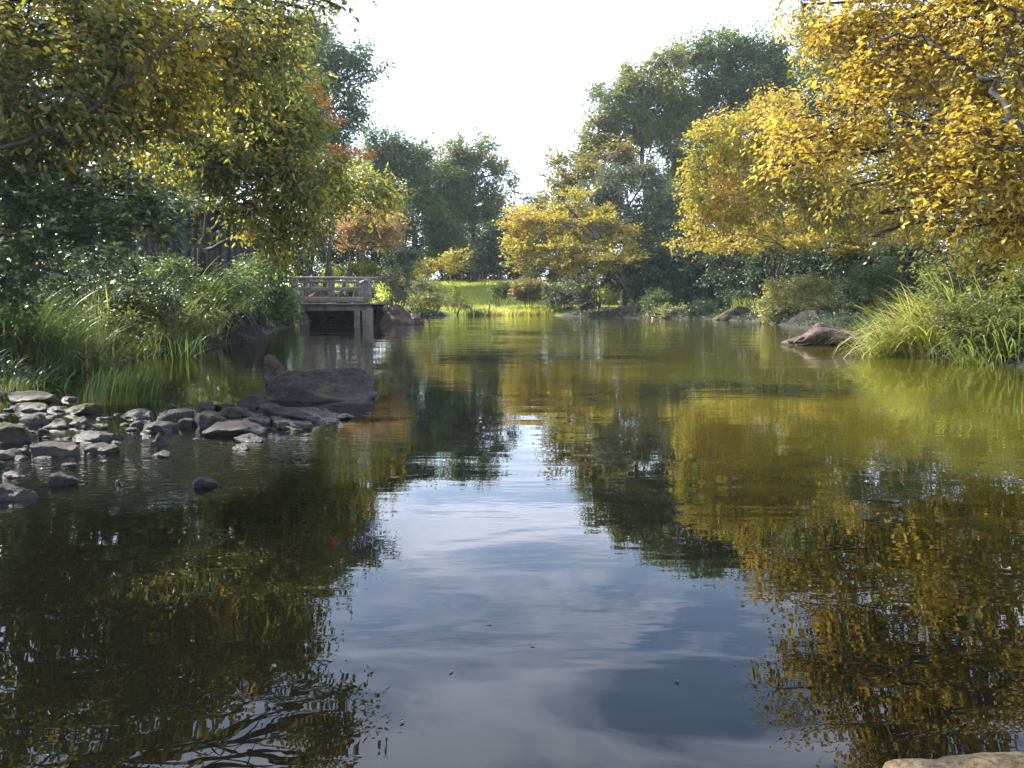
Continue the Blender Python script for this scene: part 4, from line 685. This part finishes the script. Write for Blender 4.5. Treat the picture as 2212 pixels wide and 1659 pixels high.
for i, (x0, x1, yt, yb, m, l) in enumerate(ST):
    pf = None
    if 'sloping' in l: pf = [(0, 1), (.2, .95), (.5, .7), (.8, .35), (1, .05)]
    elif 'pointed' in l or 'peaked' in l: pf = [(0, .1), (.3, .7), (.45, 1), (.7, .6), (1, .05)]
    elif 'flat' in l or 'slab' in l: pf = [(0, .5), (.1, .85), (.4, 1), (.75, .9), (.93, .6), (1, .2)]
    else:
        a = rr.uniform(.3, .7); pf = [(0, rr.uniform(.1, .4)), (a * .4, rr.uniform(.6, .85)), (a, 1), (a + (1 - a) * .6, rr.uniform(.55, .85)), (1, rr.uniform(.05, .35))]
    ex = (x1 - x0) * (.09 if i > 26 else .04); yt += (yb - yt) * .16
    rock('stone', l, x0 - ex, x1 + ex, yt, yb, m, pf, rr.uniform(.6, .95), boxy=rr.uniform(2.6, 5.0), cuts=12, ns=.07, k=4, seed=30 + i, group=SG, cat='stone', rot=rr.uniform(-.25, .25), bury=0.05)

def gravel():
    b_ = Bag(); V, F = ico(2); r = np.random.default_rng(5); n = 0
    for _ in range(170):
        u = r.random()
        px, py = (r.uniform(345, 735), r.uniform(876, 916)) if u < .7 else ((r.uniform(-20, 260), r.uniform(870, 1010)) if u < .9 else (r.uniform(230, 560), r.uniform(900, 960)))
        if px > 560 and py < 880 + (px - 560) * .1: continue
        g = gnd(px, py); sz = r.uniform(.012, .045); v = V / ((np.abs(V) ** 3).sum(1) ** (1 / 3))[:, None]
        for k in range(6):
            q = unit(r.normal(size=3)); v = v - np.maximum(v @ q - .62, 0)[:, None] * q
        b_.add(v * sz * np.array((1.2, 1, .55)) * r.uniform(.8, 1.2, 3) + g + (0, .03, r.uniform(-.012, .004)), [F])
    tag(link('gravel', b_.mesh('gravel'), R_wet), 'small wet pebbles between the stones of the shallows', 'gravel', None, 'stuff')
gravel()
# ------------------------------------------------------------------ fallen leaves, stick, floating leaves
def fallen(name, label, px, py, col, size, z=None, rot=0.0, tilt=0.1, group=None, curl=0.25, Y=None):
    g = gnd(px, py, z or 0.0) if Y is None else at(px, py, Y)
    b = Bag(); n = 9; t = np.linspace(0, 1, n); hw = 0.22 * np.sin(t * math.pi) ** 0.8 * (1 - .25 * t); zc = curl * size * (t - .5) ** 2 * 2
    L_ = np.stack([(t - .5) * size, hw * size, zc + curl * size * .25], 1); M_ = np.stack([(t - .5) * size, t * 0, zc], 1); R_ = L_ * (1, -1, 1)
    v = np.concatenate([L_, M_, R_]); v = np.concatenate([v, v - (0, 0, .0012)]); i = np.arange(n - 1)
    q = np.concatenate([np.stack([i, i + 1, i + n + 1, i + n], 1), np.stack([i + n, i + n + 1, i + 2 * n + 1, i + 2 * n], 1)]); b.add(v, [np.concatenate([q, q[:, ::-1] + 3 * n])])
    b.tube([(size * .5, 0, zc[-1]), (size * .68, .1 * size, zc[-1])], .0012, .0008, 4)
    m = bpy.data.materials.get('fallen_%s' % col) or leaf_mat('fallen_%s' % col, [COLS[col], tuple(c * 1.4 for c in COLS[col])], .2)
    o = link(name, b.mesh(name), m); o.location = g + np.array((0, 0, .004)); o.rotation_euler = (tilt, tilt * .6, rot); tag(o, label, 'leaf', group); return o
COLS = {'tan': (.42, .27, .17), 'orange': (.55, .27, .03), 'brown': (.16, .05, .03), 'yellow': (.45, .34, .05), 'dark': (.05, .04, .02)}
fallen('fallen_leaf', 'pale tan leaf resting on the low slab of the shallows', 379, 920, 'tan', .075, Y=5.45, rot=.3)
fallen('fallen_leaf', 'tan leaf on the right shoulder of the smooth low stone', 660, 902, 'tan', .07, Y=6.0, rot=.1)
fallen('fallen_leaf', 'narrow tan leaf on top of the smooth low stone', 622, 909, 'tan', .06, Y=5.8, rot=.6)
fallen('fallen_leaf', 'curled red brown leaf standing between the spit stones', 577, 912, 'brown', .07, Y=5.75, rot=1.4, tilt=1.1)
fallen('fallen_leaf', 'bright orange leaf on the broad flat stone', 146, 968, 'orange', .06, Y=4.75, rot=.1)
fallen('fallen_leaf', 'brown leaf on the rounded grey stone near the mossy block', 110, 902, 'tan', .06, Y=5.5, rot=.4)
fallen('floating_leaf', 'yellow leaf floating alone beside the reflected sky', 850, 1034, 'dark', .05, rot=.4, group='leaves floating on the pond')
for k, x in enumerate((884, 893, 903, 920)): fallen('floating_leaf', ['first small dark leaf of the floating row, from the left', 'second small dark leaf of the floating row, from the left', 'third small dark leaf of the floating row, from the left', 'last small dark leaf of the floating row, at its right end'][k], x, 1030 - k, 'dark', .03, rot=k, group='leaves floating on the pond')
for k, (x, y, l) in enumerate(((1150, 1395, 'speck of leaf floating on the dark blue reflection in the middle'), (868, 1562, 'speck of leaf floating low on the reflected clouds'), (1463, 1473, 'speck of leaf floating on the reflected sky at right'), (1058, 1348, 'speck of leaf floating above the middle of the reflection'), (975, 1452, 'speck of leaf floating left of the centre reflection'))):
    fallen('floating_leaf', l, x, y, 'dark', .011, rot=k, curl=.04, tilt=.02, group='leaves floating on the pond')
b = Bag(); b.tube([at(35, 1002, 4.5), at(90, 992, 4.62), at(150, 968, 4.8), at(190, 958, 4.95)], .006, .003, 6, .1); m = M_straw
tag(link('stick', b.mesh('stick'), bark_mat('stick_bark', (.16, .08, .05), (.30, .2, .13)), smooth=True), 'thin reddish stick lying across the stones at the left edge', 'stick')

# ================================================================== DECK
def deck():
    Yd = 27.0; k = Yd / FPX; X = lambda px: (px - CX) * k; Z = lambda py: at(CX, py, Yd)[2]
    ox, oy = X(800), Yd; root = thing('viewing_deck', 'weathered timber deck with log handrail standing over the water', 'deck', (ox, oy, 0))
    W1 = wood_mat('weathered_timber', (0.12, 0.105, 0.085), (0.26, 0.23, 0.19)); W2 = wood_mat('warm_timber', (0.22, 0.14, 0.10), (0.36, 0.25, 0.19)); W3 = wood_mat('dark_timber', (0.07, 0.065, 0.06), (0.16, 0.15, 0.14))
    def part(name, boxes=(), tubes=(), m=W1, sm=False, parent=root):
        b_ = Bag()
        for c, d in boxes: b_.box(np.array(c) - (ox, oy, 0), np.array(d), jit=.004)
        for p, r in tubes: b_.tube(np.array(p) - (ox, oy, 0), r, r, 12, .02)
        o = link(name, b_.mesh(name), m, parent, sm)
        if not sm:
            bv = o.modifiers.new('bevel', 'BEVEL'); bv.width = .008; bv.segments = 2
        return o
    xl, xr = X(560), X(803); D = 2.6; zd = Z(655)
    # deck boards
    nb = 22
    for side in (0,):
        part('deck_board', [((xl + (i + .5) * (xr + .22 - xl) / nb, Yd + D / 2 - .1, zd - .03), ((xr + .22 - xl) / nb - .012, D + .2, .05)) for i in range(nb)], m=W3)
    part('fascia_beam', [(((xl + X(815)) / 2 - .1, Yd + .04, (Z(658) + Z(672)) / 2), (X(806) - xl, .1, Z(659) - Z(672)))], m=W1)
    part('back_beam', [(((xl + xr) / 2, Yd + D - .1, (Z(658) + Z(672)) / 2), (xr - xl, .1, .22))], m=W3)
    for i in range(7): part('joist', [((xl + .35 + i * .68, Yd - .03, (Z(660) + Z(671)) / 2), (.07, .12, .15))], m=W3)
    for px, dy, w in ((787, .25, 20), (799, .0, 24)): part('pier', [((X(px - 4) if dy else X(794), Yd + .12 + dy * 3, .12), (w * k * .85, w * k * .8, .95))], m=W1 if True else W3)
    part('pier', [((X(772), Yd + .12, .12), (.22, .2, .93))], m=W1)
    part('pier', [((X(640), Yd + .3, .12), (.22, .2, .93))], m=W3)
    part('bottom_rail', [(((xl + X(792)) / 2, Yd, (Z(642) + Z(652)) / 2), (X(792) - xl, .14, Z(642) - Z(652)))])
    part('middle_rail', [(((xl + X(784)) / 2, Yd + .02, (Z(620.5) + Z(628)) / 2), (X(784) - xl, .06, Z(620.5) - Z(628)))])
    part('top_rail', tubes=[([(xl, Yd, Z(600)), (X(660), Yd, Z(600.5)), (X(740), Yd, Z(601)), (X(818), Yd, Z(601.5))], .055)], sm=True)
    part('post', [((X(797), Yd + .0, (Z(603) + Z(652)) / 2), (.23, .20, Z(603) - Z(652)))])
    part('post', [((X(718), Yd + .04, (Z(604) + Z(642)) / 2), (.22, .16, Z(604) - Z(642)))])
    part('post', [((X(640), Yd + .04, (Z(604) + Z(642)) / 2), (.22, .16, Z(604) - Z(642)))])
    part('post', [((X(787), Yd + .75, (Z(606) + Z(652)) / 2), (.17, .14, Z(606) - Z(652)))], m=W2)
    part('end_rail', tubes=[([(X(797), Yd - .22, Z(606)), (X(797) - .75, Yd + D, Z(606))], .06)], m=W2, sm=True)
    part('post', [((X(797) - .75, Yd + D, (Z(603) + Z(652)) / 2), (.2, .18, Z(603) - Z(652)))])
    part('back_rail', tubes=[([(xl, Yd + D, Z(604)), (X(797) - .7, Yd + D, Z(605))], .05)], sm=True)
    part('abutment', [(((xl + xr) / 2, Yd + D + .1, .2), (xr - xl, .3, .9))], m=R_dark)
deck()
# ------------------------------------------------------------------ pole, stakes, shed, far house
b = Bag(); p0 = at(783, 585, 34); p1 = at(783, 505, 34); b.tube([(0, 0, -.6), (0, 0, (p1 - p0)[2] / 2), (0, 0, (p1 - p0)[2])], .085, .08, 12); b.tube([(0, 0, (p1 - p0)[2]), (0, 0, (p1 - p0)[2] + .04)], .10, .095, 12)
mp_, nt_, out_ = new_mat('blue_grey_paint'); pp_ = N(nt_, 'ShaderNodeBsdfPrincipled', i_Roughness=.45); nt_.links.new(ramp(nt_, noise_n(nt_, None, 9, 4), [(.3, (.07, .10, .125)), (.7, (.11, .145, .17))]), pp_.inputs['Base Color']); nt_.links.new(pp_.outputs[0], out_.inputs[0])
o = link('pole', b.mesh('pole'), mp_, smooth=True); o.location = p0; tag(o, 'blue grey metal pole behind the orange maple', 'pole')
WS = wood_mat('stake_wood', (.16, .10, .07), (.34, .23, .16))
def stake(label, px, Y, h, r, group):
    x, y = at(px, 620, Y)[:2]; z = gz(x, y); b_ = Bag(); t = rng.uniform(-.03, .03, 2); b_.tube([(0, 0, -.2), (t[0] * .5, 0, h * .6), (t[0], t[1], h)], r, r * .9, 8, .04); b_.tube([(t[0], t[1], h), (t[0], t[1], h + r * .4)], r * .8, r * .4, 8)
    o_ = link('wooden_stake', b_.mesh('wooden_stake'), WS, smooth=True); o_.location = (x, y, z); tag(o_, label, 'stake', group); return np.array((x + t[0], y + t[1], z + h * .92))
BX = [998, 1018, 1037, 1043, 1057, 1063, 1078, 1085, 1096]
ordn = ['first', 'second', 'third', 'fourth', 'fifth', 'sixth', 'seventh', 'eighth', 'ninth']
for i, x in enumerate(BX): stake('%s wooden stake from the left along the back of the lawn' % ordn[i], x, 63.5, 0.62 + .15 * (i % 3 == 0), .06 if i not in (0, 1) else .09, 'stakes along the back of the lawn')
fp = [stake(l, x, Y, .75, .055, 'posts of the rope fence') for x, Y, l in ((927, 49.5, 'rope fence post nearest the waterside shrubs'), (987, 49, 'rope fence post in the middle of the lawn edge'), (1018, 48.6, 'taller rope fence post below the back stakes'), (1057, 48.4, 'rope fence post beside the rounded green bush'))]
b = Bag(); [b.tube(curve(fp[i], fp[i + 1], -.05, .005, 9), .012, .012, 5) for i in range(3)]; tag(link('fence_rope', b.mesh('fence_rope'), M_straw), 'thin rope strung between the lawn edge posts', 'rope')
for i, x in enumerate((655, 661, 668, 674, 680, 688)): stake('%s stake from the left behind the deck handrail' % ordn[i], x, 34, 1.15 + .25 * (i % 2), .055, 'stakes behind the deck')
def shed():
    a = at(305, 640, 18.5); c = at(565, 640, 20.0); ln = float(np.hypot(*(c - a)[:2])); rot = math.atan2(c[1] - a[1], c[0] - a[0]); zt = at(430, 448, 19)[2]
    root = thing('wooden_shed', 'dark wooden shed wall half hidden behind the left bank foliage', 'shed', (float(a[0]), float(a[1]), 0)); root.rotation_euler = (0, 0, rot)
    Wd = wood_mat('dark_board', (.012, .009, .008), (.03, .022, .018)); n = 18
    b_ = Bag(); [b_.box(np.array(((i + .5) * ln / n, 0, zt / 2 + .1)), np.array((ln / n - .012, .05 + .012 * (i % 2), zt - .2))) for i in range(n)]; link('wall', b_.mesh('wall'), Wd, root)
    for f in (0, .35, .68, 1): b_ = Bag(); b_.box(np.array((f * ln, -.08, zt / 2)), np.array((.12, .1, zt))); link('post', b_.mesh('post'), Wd, root)
    b_ = Bag(); b_.box(np.array((ln / 2, .9, zt + .06)), np.array((ln + .7, 2.8, .12))); link('roof', b_.mesh('roof'), Wd, root)
    b_ = Bag(); b_.box(np.array((ln / 2, 1.9, zt / 2)), np.array((ln - .1, .06, zt - .2))); [b_.box(np.array((x, .95, zt / 2)), np.array((.06, 1.8, zt - .2))) for x in (.1, ln - .1)]; link('side_walls', b_.mesh('side_walls'), Wd, root)
shed()
print('LEAVES', LEAVES)

def haze():
    b_ = Bag(); b_.box(np.array((0, 62, 13.0)), np.array((190, 140, 31.0))); m, nt, out = new_mat('haze_air'); v = N(nt, 'ShaderNodeVolumePrincipled', i_Density=0.0005); v.inputs['Color'].default_value = (.80, .88, 1, 1); v.inputs['Anisotropy'].default_value = .35
    nt.links.new(v.outputs[0], out.inputs['Volume']); tag(link('haze', b_.mesh('haze'), m), 'thin pale autumn haze in the air over the pond', 'haze', None, 'stuff')
haze()
